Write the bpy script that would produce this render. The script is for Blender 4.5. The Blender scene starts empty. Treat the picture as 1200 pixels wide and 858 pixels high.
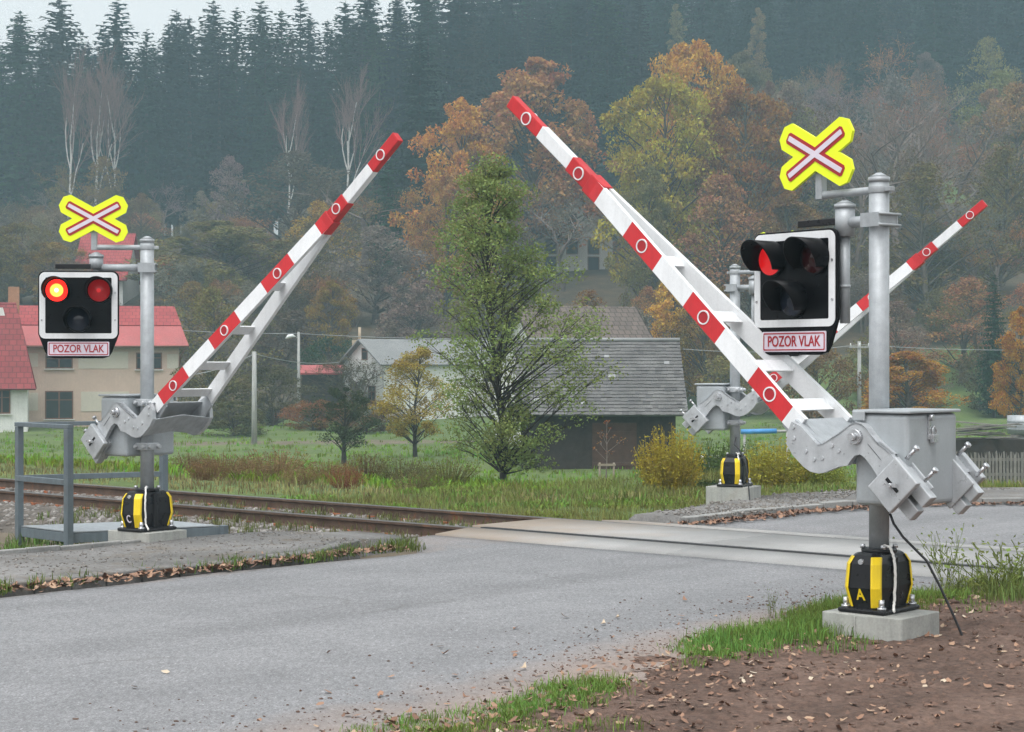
import bpy, math, random
import numpy as np
from mathutils import Matrix, Vector, Euler

random.seed(7)
R = math.radians
F, CX, CY, CAMH = 2170.0, 600.0, 429.0, 1.75
SC = bpy.context.scene
COL = SC.collection

# ---------------------------------------------------------------- frames
T = (0.747, -0.665)      # along the track
N = (0.665, 0.747)       # along the road, away from the camera
def tn(t, n):
    return (t * T[0] + n * N[0], t * T[1] + n * N[1])
def to_tn(x, y):
    return (x * T[0] + y * T[1], x * N[0] + y * N[1])
def at(px, Y):
    return (px - CX) / F * Y
def zat(py, Y):
    return CAMH - (py - CY) / F * Y

def sstep(a, b, x):
    k = np.clip((np.asarray(x, dtype=float) - a) / (b - a), 0, 1)
    return k * k * (3 - 2 * k)

def wob(x, y, s=1.0, seed=0.0):
    """cheap smooth noise, -1..1"""
    x = np.asarray(x, dtype=float) / s + seed * 3.17
    y = np.asarray(y, dtype=float) / s - seed * 1.73
    return (np.sin(x * 1.3 + 1.7 * np.sin(y * 0.9)) + np.sin(y * 1.7 + 1.3 * np.sin(x * 1.1 + 2.0))
            + 0.6 * np.sin(2.3 * x - 1.9 * y + 0.7) + 0.4 * np.sin(4.1 * x + 3.3 * y)) / 3.0

def ground(x, y):
    x = np.asarray(x, dtype=float); y = np.asarray(y, dtype=float)
    t, n = to_tn(x, y)
    e = 8.5 * sstep(-17.5, -13.5, t) + np.clip(t + 8, 0, 60) * 0.6
    d = n - 17.4 - e
    z = -0.15 - 1.65 * sstep(0, 24, d)
    z = z - 0.12 * sstep(-14.5, -15.4, t) * sstep(15.5, 14.0, n)
    z = z + 0.06 * wob(x, y, 2.3) * sstep(0.5, 4, d) + 0.12 * wob(x, y, 9.0, 2) * sstep(4, 12, d)
    P = 24 + 95 * sstep(-27, 25, x) - 0.05 * np.clip(y - 245, 0, 400) * sstep(30, -30, x)
    foot = 112 + 6 * wob(x, 0 * x, 25, 3)
    rise = np.clip(y - foot, 0, 1000)
    hill = 0.215 * rise * sstep(0, 30, rise) + 0.16 * np.clip(y - 212, 0, 300) * sstep(-26, 10, x)
    hill = np.where(hill > 0, hill * P / (hill ** 3 + P ** 3) ** (1 / 3.0), 0)
    hill = hill + 0.5 * wob(x, y, 14, 5) * sstep(5, 40, rise)
    return z + hill
def gz(x, y):
    return float(ground(x, y))

# ---------------------------------------------------------------- materials
def new_mat(name):
    m = bpy.data.materials.new(name); m.use_nodes = True
    nt = m.node_tree
    b = nt.nodes['Principled BSDF']
    return m, nt, b
def noise(nt, scale, detail=4.0, rough=0.55, coord='Object', vec=None):
    tc = nt.nodes.new('ShaderNodeTexCoord')
    n = nt.nodes.new('ShaderNodeTexNoise')
    n.inputs['Scale'].default_value = scale
    n.inputs['Detail'].default_value = detail
    n.inputs['Roughness'].default_value = rough
    nt.links.new(vec if vec is not None else tc.outputs[coord], n.inputs['Vector'])
    return n.outputs['Fac']
def ramp(nt, fac, stops):
    r = nt.nodes.new('ShaderNodeValToRGB')
    el = r.color_ramp.elements
    while len(el) < len(stops): el.new(0.5)
    for e, (p, c) in zip(el, stops):
        e.position = p; e.color = (c[0], c[1], c[2], 1) if hasattr(c, '__len__') else (c, c, c, 1)
    nt.links.new(fac, r.inputs['Fac'])
    return r.outputs['Color']
def mix(nt, fac, a, b, mode='MIX'):
    m = nt.nodes.new('ShaderNodeMix'); m.data_type = 'RGBA'; m.blend_type = mode
    for sock, v in ((m.inputs[0], fac), (m.inputs[6], a), (m.inputs[7], b)):
        if hasattr(v, 'links') or hasattr(v, 'is_linked'): nt.links.new(v, sock)
        elif hasattr(v, '__len__'): sock.default_value = (v[0], v[1], v[2], 1)
        else: sock.default_value = v
    return m.outputs[2]
def math_n(nt, op, a, b=0.0, clamp=False):
    m = nt.nodes.new('ShaderNodeMath'); m.operation = op; m.use_clamp = clamp
    for sock, v in ((m.inputs[0], a), (m.inputs[1], b)):
        if hasattr(v, 'is_linked'): nt.links.new(v, sock)
        else: sock.default_value = v
    return m.outputs[0]
def attr(nt, name, out='Fac'):
    a = nt.nodes.new('ShaderNodeAttribute'); a.attribute_name = name
    return a.outputs[out]
def bump(nt, b, h, strength=0.3, dist=0.01):
    n = nt.nodes.new('ShaderNodeBump')
    n.inputs['Strength'].default_value = strength
    n.inputs['Distance'].default_value = dist
    nt.links.new(h, n.inputs['Height'])
    nt.links.new(n.outputs['Normal'], b.inputs['Normal'])
def simple(name, c, rough=0.5, metal=0.0, var=0.18, scale=9.0, fine=0.0, coat=0.0, bstr=0.0, dirt=None, streak=0.0):
    """plain paint / metal / stone with cloudy variation, optional grime patches"""
    m, nt, b = new_mat(name)
    lo = [v * (1 - var) for v in c]; hi = [min(1, v * (1 + var)) for v in c]
    f = noise(nt, scale, 5)
    colr = ramp(nt, f, [(0.3, lo), (0.7, hi)])
    if fine:
        g = noise(nt, scale * 14, 2)
        colr = mix(nt, 1.0, colr, ramp(nt, g, [(0.35, 1 - fine), (0.65, 1.0)]), 'MULTIPLY')
    if dirt:
        g = noise(nt, scale * 0.45, 7, 0.7)
        k = ramp(nt, g, [(0.55, 0.0), (0.75, dirt[1])])
        colr = mix(nt, k, colr, dirt[0])
    if streak:
        tc = nt.nodes.new('ShaderNodeTexCoord'); mp = nt.nodes.new('ShaderNodeMapping'); mp.inputs['Scale'].default_value = (16, 16, 0.9)
        nt.links.new(tc.outputs['Object'], mp.inputs['Vector'])
        g = noise(nt, 1.0, 5, 0.65, vec=mp.outputs['Vector'])
        colr = mix(nt, 1.0, colr, ramp(nt, g, [(0.34, 1 - streak), (0.52, 1.0), (0.7, 1.0 + streak * 0.3)]), 'MULTIPLY')
        sc = noise(nt, 55, 3, 0.8)
        colr = mix(nt, ramp(nt, sc, [(0.70, 0.0), (0.76, streak * 1.2)]), colr, (0.16, 0.15, 0.14))
    nt.links.new(colr, b.inputs['Base Color'])
    b.inputs['Roughness'].default_value = rough
    b.inputs['Metallic'].default_value = metal
    rr = ramp(nt, noise(nt, scale * 2.1, 4), [(0.3, max(0, rough - 0.1)), (0.7, min(1, rough + 0.12))])
    nt.links.new(rr, b.inputs['Roughness'])
    if coat: b.inputs['Coat Weight'].default_value = coat
    if bstr:
        bump(nt, b, noise(nt, scale * 5, 5), bstr, 0.01)
    return m
def emis(name, c, e, strength, rough=0.3):
    m, nt, b = new_mat(name)
    b.inputs['Base Color'].default_value = (*c, 1)
    b.inputs['Roughness'].default_value = rough
    b.inputs['Emission Color'].default_value = (*e, 1)
    b.inputs['Emission Strength'].default_value = strength
    return m

M = {}

# ---------------------------------------------------------------- mesh builder
class MB:
    def __init__(s): s.v = []; s.f = []; s.m = []; s.sm = []
    def add(s, vs, fs, mi=0, mat=None, smooth=False):
        o = len(s.v)
        if mat is not None: vs = [mat @ Vector(v) for v in vs]
        s.v.extend(tuple(v) for v in vs)
        for f in fs:
            s.f.append(tuple(i + o for i in f)); s.m.append(mi); s.sm.append(smooth)
        return s
    def box(s, c, d, mi=0, rot=None, mat=None):
        x, y, z = d[0] / 2, d[1] / 2, d[2] / 2
        vs = [Vector((a, b, e)) for e in (-z, z) for a, b in ((-x, -y), (x, -y), (x, y), (-x, y))]
        if rot is not None: vs = [rot @ v for v in vs]
        vs = [v + Vector(c) for v in vs]
        return s.add(vs, [(3, 2, 1, 0), (4, 5, 6, 7), (0, 1, 5, 4), (1, 2, 6, 5), (2, 3, 7, 6), (3, 0, 4, 7)], mi, mat)
    def cyl(s, p0, p1, r0, r1=None, seg=16, mi=0, caps=True, mat=None, smooth=True):
        r1 = r0 if r1 is None else r1
        p0 = Vector(p0); p1 = Vector(p1); d = (p1 - p0).normalized()
        a = d.orthogonal().normalized(); b = d.cross(a)
        vs = []
        for p, r in ((p0, r0), (p1, r1)):
            for i in range(seg):
                w = 2 * math.pi * i / seg
                vs.append(p + (a * math.cos(w) + b * math.sin(w)) * r)
        fs = [(i, (i + 1) % seg, seg + (i + 1) % seg, seg + i) for i in range(seg)]
        s.add(vs, fs, mi, mat, smooth)
        if caps:
            s.add(vs, [tuple(range(seg - 1, -1, -1)), tuple(range(seg, 2 * seg))], mi, mat)
        return s
    def tube(s, pts, r, seg=8, mi=0, mat=None):
        rs = r if hasattr(r, '__len__') else [r] * len(pts)
        pts = [Vector(p) for p in pts]; vs = []
        a = None
        for i, p in enumerate(pts):
            d = (pts[min(i + 1, len(pts) - 1)] - pts[max(i - 1, 0)]).normalized()
            a = d.orthogonal().normalized() if a is None else (a - d * a.dot(d)).normalized()
            b = d.cross(a)
            for k in range(seg):
                w = 2 * math.pi * k / seg
                vs.append(p + (a * math.cos(w) + b * math.sin(w)) * rs[i])
        fs = []
        for i in range(len(pts) - 1):
            for k in range(seg):
                fs.append((i * seg + k, i * seg + (k + 1) % seg, (i + 1) * seg + (k + 1) % seg, (i + 1) * seg + k))
        s.add(vs, fs, mi, mat, True)
        s.add(vs, [tuple(range(seg - 1, -1, -1)), tuple(range((len(pts) - 1) * seg, len(pts) * seg))], mi, mat)
        return s
    def prism(s, poly, h0, h1, axis='z', mi=0, mat=None, mi_side=None):
        """2D polygon extruded; axis = extrusion axis.  axis y: poly is (x,z); axis z: (x,y); axis x: (y,z)"""
        def P(a, b, h):
            return {'z': (a, b, h), 'y': (a, h, b), 'x': (h, a, b)}[axis]
        n = len(poly)
        vs = [P(a, b, h0) for a, b in poly] + [P(a, b, h1) for a, b in poly]
        s.add(vs, [tuple(range(n - 1, -1, -1)), tuple(range(n, 2 * n))], mi, mat)
        s.add(vs, [(i, (i + 1) % n, n + (i + 1) % n, n + i) for i in range(n)], mi if mi_side is None else mi_side, mat)
        return s
    def ringplate(s, outer, inner, h0, h1, axis='y', mi=0, mat=None):
        def P(a, b, h):
            return {'z': (a, b, h), 'y': (a, h, b), 'x': (h, a, b)}[axis]
        n = len(outer)
        vs = [P(a, b, h) for h in (h0, h1) for ring in (outer, inner) for a, b in ring]
        fs = []
        for i in range(n):
            j = (i + 1) % n
            fs += [(i, j, n + j, n + i), (2 * n + i, 3 * n + i, 3 * n + j, 2 * n + j),
                   (i, 2 * n + i, 2 * n + j, j), (n + i, n + j, 3 * n + j, 3 * n + i)]
        return s.add(vs, fs, mi, mat)
    def build(s, name, mats, parent=None, bevel=0.0, loc=None, rot=None, seg=2):
        me = bpy.data.meshes.new(name)
        me.from_pydata(s.v, [], s.f)
        mats = mats if isinstance(mats, (list, tuple)) else [mats]
        for m in mats: me.materials.append(m)
        me.polygons.foreach_set('material_index', s.m)
        me.polygons.foreach_set('use_smooth', s.sm)
        me.update()
        import bmesh
        bm = bmesh.new(); bm.from_mesh(me)
        bmesh.ops.remove_doubles(bm, verts=bm.verts, dist=1e-5)
        bmesh.ops.recalc_face_normals(bm, faces=bm.faces)
        bm.to_mesh(me); bm.free()
        o = bpy.data.objects.new(name, me); COL.objects.link(o)
        if parent: o.parent = parent
        if loc is not None: o.location = loc
        if rot is not None: o.rotation_euler = rot
        if bevel:
            b = o.modifiers.new('bevel', 'BEVEL'); b.width = bevel; b.segments = seg
            b.limit_method = 'ANGLE'; b.angle_limit = R(40); b.harden_normals = False
        return o

def npmesh(name, verts, faces, mats, mat_idx=None, attrs=None, smooth=False, parent=None):
    """verts (n,3), faces list of arrays (k,3)/(k,4)"""
    if not isinstance(faces, list): faces = [faces]
    verts = np.asarray(verts, dtype=np.float32)
    me = bpy.data.meshes.new(name)
    me.vertices.add(len(verts)); me.vertices.foreach_set('co', verts.ravel())
    loops = np.concatenate([np.asarray(f).ravel() for f in faces]).astype(np.int32)
    tot = np.concatenate([np.full(len(f), np.asarray(f).shape[1], dtype=np.int32) for f in faces])
    start = np.concatenate([[0], np.cumsum(tot)[:-1]]).astype(np.int32)
    me.loops.add(len(loops)); me.loops.foreach_set('vertex_index', loops)
    me.polygons.add(len(tot)); me.polygons.foreach_set('loop_start', start); me.polygons.foreach_set('loop_total', tot)
    for m in (mats if isinstance(mats, (list, tuple)) else [mats]): me.materials.append(m)
    if mat_idx is not None: me.polygons.foreach_set('material_index', np.asarray(mat_idx, dtype=np.int32))
    if smooth: me.polygons.foreach_set('use_smooth', np.ones(len(tot), dtype=bool))
    me.update(calc_edges=True)
    for k, (dom, val) in (attrs or {}).items():
        a = me.attributes.new(k, 'FLOAT', dom); a.data.foreach_set('value', np.asarray(val, dtype=np.float32))
    o = bpy.data.objects.new(name, me); COL.objects.link(o)
    if parent: o.parent = parent
    return o

def split_parts(o):
    """one object per separate piece (pieces whose boxes touch stay together)"""
    me = o.data; n = len(me.vertices); par = list(range(n))
    def find(a):
        while par[a] != a: par[a] = par[par[a]]; a = par[a]
        return a
    for p in me.polygons:
        r = find(p.vertices[0])
        for v in p.vertices[1:]: par[find(v)] = r
    comp = {}
    for v in range(n): comp.setdefault(find(v), []).append(v)
    co = [tuple(v.co) for v in me.vertices]
    boxes = []
    for vs in comp.values():
        boxes.append([[min(co[v][k] for v in vs) - .001 for k in range(3)], [max(co[v][k] for v in vs) + .001 for k in range(3)], set(vs)])
    done = False
    while not done:
        done = True
        for i in range(len(boxes)):
            for j in range(i + 1, len(boxes)):
                a, b = boxes[i], boxes[j]
                if all(a[0][k] <= b[1][k] and b[0][k] <= a[1][k] for k in range(3)):
                    boxes[i] = [[min(a[0][k], b[0][k]) for k in range(3)], [max(a[1][k], b[1][k]) for k in range(3)], a[2] | b[2]]
                    boxes.pop(j); done = False; break
            if not done: break
    if len(boxes) < 2: return [o]
    out = []; base = o.name.split('.')[0]
    polys = [(tuple(p.vertices), p.material_index, p.use_smooth) for p in me.polygons]
    for lo, hi, vs in boxes:
        ids = sorted(vs); mp = {v: i for i, v in enumerate(ids)}
        pl = [p for p in polys if p[0][0] in vs]
        m2 = bpy.data.meshes.new(base); m2.from_pydata([co[v] for v in ids], [], [tuple(mp[v] for v in p[0]) for p in pl])
        for m in me.materials: m2.materials.append(m)
        m2.polygons.foreach_set('material_index', [p[1] for p in pl]); m2.polygons.foreach_set('use_smooth', [p[2] for p in pl]); m2.update()
        c = bpy.data.objects.new(base, m2); COL.objects.link(c); c.parent = o.parent
        c.location = o.location; c.rotation_euler = o.rotation_euler
        for md in o.modifiers:
            b = c.modifiers.new('bevel', 'BEVEL'); b.width = md.width; b.segments = md.segments; b.limit_method = 'ANGLE'; b.angle_limit = md.angle_limit
        out.append(c)
    bpy.data.objects.remove(o); return out

def empty(name, loc, rz=0.0):
    o = bpy.data.objects.new(name, None); COL.objects.link(o)
    o.empty_display_size = 0.3
    o.location = loc; o.rotation_euler = (0, 0, rz)
    return o
def tag(o, label, cat, group=None, kind=None):
    if label: o['label'] = label
    if cat: o['category'] = cat
    if group: o['group'] = group
    if kind: o['kind'] = kind
    return o
def structure(o):
    o['kind'] = 'structure'; return o
def copy_tree(o, parent=None):
    c = o.copy(); COL.objects.link(c)
    if parent: c.parent = parent
    for ch in list(o.children): copy_tree(ch, c)
    return c
def text_mb(body, size, xs=1.0, depth=0.001, align='CENTER'):
    cu = bpy.data.curves.new('txt', 'FONT'); cu.body = body; cu.size = size
    cu.align_x = align; cu.align_y = 'CENTER'; cu.extrude = depth; cu.offset = size * 0.012
    o = bpy.data.objects.new('txt', cu); COL.objects.link(o)
    bpy.context.view_layer.update()
    me = bpy.data.meshes.new_from_object(o.evaluated_get(bpy.context.evaluated_depsgraph_get()))
    vs = [(v.co.x * xs, v.co.z * -1, v.co.y) for v in me.vertices]      # stands in the xz plane, front towards -y
    fs = [tuple(p.vertices) for p in me.polygons]
    bpy.data.objects.remove(o); bpy.data.curves.remove(cu); bpy.data.meshes.remove(me)
    mb = MB(); mb.add(vs, fs); return mb
def rrect(w, h, r, n=5, x0=0, z0=0):
    pts = []
    for cx, cz, a0 in ((w / 2 - r, h / 2 - r, 0), (-w / 2 + r, h / 2 - r, 90), (-w / 2 + r, -h / 2 + r, 180), (w / 2 - r, -h / 2 + r, 270)):
        for k in range(n + 1):
            a = R(a0 + 90 * k / n); pts.append((x0 + cx + r * math.cos(a), z0 + cz + r * math.sin(a)))
    return pts
HAZE = 0.00115
EXPO = 0.97
# ---------------------------------------------------------------- material set
M['galv'] = simple('galvanised_steel', (0.36, 0.385, 0.405), 0.45, 0.1, 0.12, 14, 0.10, dirt=((0.22, 0.24, 0.25), 0.4), streak=.10)
M['greypaint'] = simple('grey_paint', (0.36, 0.39, 0.41), 0.42, 0.1, 0.08, 5, 0.06, dirt=((0.27, 0.275, 0.27), 0.45), streak=.06)
M['alu'] = simple('cast_aluminium', (0.47, 0.49, 0.51), 0.36, 0.3, 0.14, 9, 0.08, dirt=((0.28, 0.29, 0.29), 0.4), streak=.08)
M['bolt'] = simple('zinc_bolt', (0.55, 0.56, 0.58), 0.3, 0.8, 0.1, 20)
M['red'] = simple('red_film', (0.52, 0.012, 0.018), 0.38, 0, 0.08, 4, 0.05, dirt=((0.30, 0.03, 0.035), 0.5), streak=.12)
M['white'] = simple('white_paint', (0.74, 0.755, 0.77), 0.4, 0, 0.05, 4, 0.05, dirt=((0.50, 0.50, 0.48), 0.5), streak=.07)
M['fluo'] = simple('fluorescent_yellow', (0.80, 0.93, 0.012), 0.45, 0, 0.03, 4)
M['darkred'] = simple('dark_red_film', (0.36, 0.012, 0.02), 0.4, 0, 0.06, 4)
M['film'] = simple('pale_reflective_film', (0.66, 0.60, 0.68), 0.4, 0, 0.05, 12)
M['blackp'] = simple('black_plastic', (0.012, 0.012, 0.014), 0.32, 0, 0.2, 8, dirt=((0.05, 0.045, 0.04), 0.4))
M['blackmat'] = simple('black_board', (0.004, 0.004, 0.005), 0.35, 0, 0.2, 8)
M['blackmat'].node_tree.nodes['Principled BSDF'].inputs['Specular IOR Level'].default_value = 0.12
M['blackp'].node_tree.nodes['Principled BSDF'].inputs['Specular IOR Level'].default_value = 0.3
M['yellow'] = simple('yellow_paint', (0.86, 0.62, 0.012), 0.4, 0, 0.07, 6, dirt=((0.45, 0.32, 0.05), 0.4), streak=.12)
M['rope'] = simple('white_rope', (0.78, 0.77, 0.74), 0.8, 0, 0.1, 40)
M['cable'] = simple('black_cable', (0.02, 0.02, 0.022), 0.5, 0, 0.1, 20)
M['lamp_on'] = emis('lit_red_lamp', (0.7, 0.02, 0.01), (1.0, 0.02, 0.012), 1.0)
M['lamp_core'] = emis('lit_lamp_core', (1, 0.5, 0.1), (1.0, 0.24, 0.03), 1.9)
M['lamp_hot'] = emis('lit_lamp_centre', (1, 0.7, 0.2), (1.0, 0.74, 0.22), 3.2)
M['lamp_glow'] = emis('glowing_red_lamp', (0.4, 0.01, 0.01), (1.0, 0.008, 0.012), 0.24)
M['lamp_dim'] = emis('dim_red_lamp', (0.25, 0.008, 0.01), (1.0, 0.01, 0.015), 0.07)
M['lamp_off'] = simple('dark_red_lens', (0.035, 0.003, 0.004), 0.15, 0, 0.1, 20)
M['lamp_white'] = simple('dark_clear_lens', (0.012, 0.016, 0.03), 0.12, 0, 0.2, 20)
M['steel_paint'] = simple('blue_grey_steel', (0.125, 0.155, 0.175), 0.5, 0.1, 0.1, 7, 0.06, dirt=((0.10, 0.08, 0.06), 0.35), streak=.14)
M['deck'] = simple('galvanised_deck', (0.31, 0.34, 0.36), 0.5, 0.2, 0.12, 8, 0.15)
M['block'] = simple('foundation_concrete', (0.37, 0.375, 0.35), 0.9, 0, 0.16, 4, 0.14, bstr=0.25, dirt=((0.2, 0.17, 0.12), 0.6), streak=.14)
M['rail_side'] = simple('rusty_rail', (0.10, 0.062, 0.042), 0.85, 0, 0.3, 6, 0.2, dirt=((0.28, 0.10, 0.035), 0.7))
M['rail_top'] = simple('worn_rail_head', (0.085, 0.082, 0.08), 0.5, 0.1, 0.12, 3)
M['sleeper'] = simple('sleeper', (0.13, 0.10, 0.075), 0.9, 0, 0.3, 5, 0.2, bstr=0.4)
M['fastener'] = simple('rusty_fastener', (0.30, 0.10, 0.04), 0.9, 0, 0.3, 15, 0.2)
M['bark'] = simple('bark', (0.085, 0.07, 0.055), 0.95, 0, 0.35, 6, 0.2, bstr=0.5)
M['darkbark'] = simple('dark_bark', (0.045, 0.038, 0.032), 0.95, 0, 0.35, 6, 0.2)
M['birchbark'] = simple('birch_bark', (0.55, 0.53, 0.50), 0.8, 0, 0.2, 2.5, 0.1, dirt=((0.12, 0.10, 0.09), 0.8))
M['greybark'] = simple('grey_twig_bark', (0.15, 0.115, 0.10), 0.9, 0, 0.25, 3)
M['pole_conc'] = simple('concrete_pole', (0.36, 0.36, 0.35), 0.9, 0, 0.12, 3, 0.1, streak=0.3)
M['wire'] = simple('wire', (0.30, 0.31, 0.32), 0.5, 0.2, 0.1, 2)
M['wood'] = simple('weathered_wood', (0.19, 0.18, 0.165), 0.9, 0, 0.25, 5, 0.2)
M['darkwood'] = simple('dark_stained_wood', (0.035, 0.027, 0.022), 0.85, 0, 0.3, 3, 0.25)
M['glass'] = simple('window_glass', (0.025, 0.03, 0.035), 0.12, 0, 0.2, 3)
M['winwood'] = simple('brown_window_wood', (0.14, 0.06, 0.035), 0.6, 0, 0.15, 4)
M['pinkwall'] = simple('pinkish_render', (0.54, 0.41, 0.335), 0.95, 0, 0.06, 0.7, 0.06, dirt=((0.43, 0.33, 0.27), 0.5), streak=.07)
M['cream'] = simple('cream_render', (0.54, 0.50, 0.42), 0.95, 0, 0.05, 0.7, 0.05)
M['whitewall'] = simple('white_render', (0.70, 0.70, 0.68), 0.95, 0, 0.06, 0.6, 0.06, dirt=((0.42, 0.40, 0.37), 0.6), streak=.08)
M['redmetal'] = simple('red_sheet_roof', (0.36, 0.075, 0.075), 0.6, 0, 0.1, 0.9, dirt=((0.25, 0.075, 0.07), 0.6), streak=0.25)
M['greyroof'] = simple('grey_sheet_roof', (0.20, 0.205, 0.205), 0.7, 0, 0.14, 0.8, 0.1, dirt=((0.13, 0.13, 0.125), 0.6), streak=0.3)
M['brick'] = simple('chimney_brick', (0.40, 0.20, 0.12), 0.9, 0, 0.15, 4, 0.2)
M['chimneybeige'] = simple('chimney_render', (0.45, 0.36, 0.26), 0.9, 0, 0.1, 3)
M['blue'] = simple('blue_tarp', (0.06, 0.25, 0.55), 0.5, 0, 0.15, 5)
M['stake'] = simple('pale_stake', (0.24, 0.20, 0.15), 0.9, 0, 0.1, 5)
M['rubble'] = simple('grey_concrete', (0.26, 0.26, 0.25), 0.95, 0, 0.2, 3, 0.2)

def leaf_material(name, transl=0.35, hue=0.035, val=0.35, nscale=0.7):
    m, nt, b = new_mat(name)
    nt.nodes.remove(b)
    out = nt.nodes['Material Output']
    oi = nt.nodes.new('ShaderNodeObjectInfo')
    hs = nt.nodes.new('ShaderNodeHueSaturation')
    nt.links.new(oi.outputs['Color'], hs.inputs['Color'])
    tint = attr(nt, 'tint')
    ns = noise(nt, nscale, 3)
    h = math_n(nt, 'ADD', math_n(nt, 'MULTIPLY', math_n(nt, 'SUBTRACT', tint, 0.5), hue * 1.2), math_n(nt, 'MULTIPLY', math_n(nt, 'SUBTRACT', ns, 0.5), hue * 3.2))
    nt.links.new(math_n(nt, 'ADD', h, 0.5), hs.inputs['Hue'])
    v = math_n(nt, 'ADD', math_n(nt, 'MULTIPLY', tint, val * 1.6), math_n(nt, 'MULTIPLY', ns, val * 1.2))
    nt.links.new(math_n(nt, 'ADD', v, 1.0 - val * 1.4), hs.inputs['Value'])
    hs.inputs['Saturation'].default_value = 1.0
    d = nt.nodes.new('ShaderNodeBsdfDiffuse'); tr = nt.nodes.new('ShaderNodeBsdfTranslucent')
    nt.links.new(hs.outputs['Color'], d.inputs['Color']); nt.links.new(hs.outputs['Color'], tr.inputs['Color'])
    mx = nt.nodes.new('ShaderNodeMixShader'); mx.inputs[0].default_value = transl
    nt.links.new(d.outputs[0], mx.inputs[1]); nt.links.new(tr.outputs[0], mx.inputs[2])
    nt.links.new(mx.outputs[0], out.inputs['Surface'])
    return m
M['leaf'] = leaf_material('leaves')
M['needle'] = leaf_material('needles', 0.12, 0.03, 0.45, 0.25)
M['grass'] = leaf_material('grass_blades', 0.3, 0.05, 0.5, 0.5)
M['twig'] = leaf_material('fine_twigs', 0.0, 0.01, 0.3, 0.6)

def asphalt():
    m, nt, b = new_mat('asphalt')
    tc = nt.nodes.new('ShaderNodeTexCoord')
    big = noise(nt, 0.22, 6, 0.6)
    mid = noise(nt, 1.6, 5, 0.6)
    fine = noise(nt, 70, 4, 0.75)
    grit = noise(nt, 260, 2, 0.6)
    c = ramp(nt, big, [(0.3, (0.165, 0.165, 0.171)), (0.7, (0.225, 0.225, 0.231))])
    c = mix(nt, 0.5, c, ramp(nt, mid, [(0.3, (0.165, 0.168, 0.175)), (0.7, (0.25, 0.253, 0.262))]))
    c = mix(nt, 1.0, c, ramp(nt, fine, [(0.30, 0.45), (0.5, 0.95), (0.70, 1.6)]), 'MULTIPLY')
    mpx = nt.nodes.new('ShaderNodeMapping'); mpx.inputs['Scale'].default_value = (1.0, 0.45, 1)
    nt.links.new(tc.outputs['Object'], mpx.inputs['Vector'])
    c = mix(nt, 1.0, c, ramp(nt, noise(nt, 26, 6, 0.85, vec=mpx.outputs['Vector']), [(0.30, 0.62), (0.5, 0.98), (0.66, 1.35)]), 'MULTIPLY')
    c = mix(nt, ramp(nt, noise(nt, 34, 2, 0.5, vec=mpx.outputs['Vector']), [(0.66, 0.0), (0.72, 0.6)]), c, (0.40, 0.40, 0.41))
    c = mix(nt, 0.7, c, ramp(nt, grit, [(0.35, 0.6), (0.65, 1.35)]), 'MULTIPLY')
    # wheel tracks (stretched noise along the road) and cracks
    mr = nt.nodes.new('ShaderNodeMapping'); mr.inputs['Rotation'].default_value = (0, 0, R(-48.3))
    nt.links.new(tc.outputs['Object'], mr.inputs['Vector'])
    mp = nt.nodes.new('ShaderNodeMapping'); mp.inputs['Scale'].default_value = (0.05, 0.9, 1)
    nt.links.new(mr.outputs['Vector'], mp.inputs['Vector'])
    st = noise(nt, 1.0, 4, 0.55, vec=mp.outputs['Vector'])
    c = mix(nt, 1.0, c, ramp(nt, st, [(0.33, 0.78), (0.6, 1.04)]), 'MULTIPLY')
    vo = nt.nodes.new('ShaderNodeTexVoronoi'); vo.feature = 'DISTANCE_TO_EDGE'; vo.inputs['Scale'].default_value = 0.34
    wv = nt.nodes.new('ShaderNodeTexNoise'); wv.inputs['Scale'].default_value = 1.1; wv.inputs['Detail'].default_value = 6
    nt.links.new(tc.outputs['Object'], wv.inputs['Vector'])
    va = nt.nodes.new('ShaderNodeVectorMath'); va.operation = 'MULTIPLY_ADD'
    va.inputs[1].default_value = (0.9, 0.9, 0); nt.links.new(wv.outputs['Color'], va.inputs[0]); nt.links.new(tc.outputs['Object'], va.inputs[2])
    nt.links.new(va.outputs[0], vo.inputs['Vector'])
    cr = ramp(nt, vo.outputs['Distance'], [(0.0, 1.0), (0.006, 0.0)])
    cm = ramp(nt, noise(nt, 0.5, 3), [(0.5, 0.0), (0.62, 0.55)])
    c = mix(nt, math_n(nt, 'MULTIPLY', cr, cm), c, (0.09, 0.088, 0.085))
    # reddish soil dust trodden onto the edge
    d = attr(nt, 'dust')
    dn = math_n(nt, 'ADD', d, math_n(nt, 'MULTIPLY', math_n(nt, 'SUBTRACT', noise(nt, 1.3, 7, 0.65), 0.5), 1.0))
    k = ramp(nt, dn, [(0.35, 0.0), (1.05, 0.75)])
    c = mix(nt, k, c, mix(nt, noise(nt, 22, 6, 0.8), (0.15, 0.105, 0.08), (0.36, 0.275, 0.225)))
    nt.links.new(c, b.inputs['Base Color'])
    b.inputs['Roughness'].default_value = 0.85
    bump(nt, b, math_n(nt, 'ADD', fine, math_n(nt, 'MULTIPLY', grit, 0.5)), 0.5, 0.006)
    return m
M['asphalt'] = asphalt()
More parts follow.
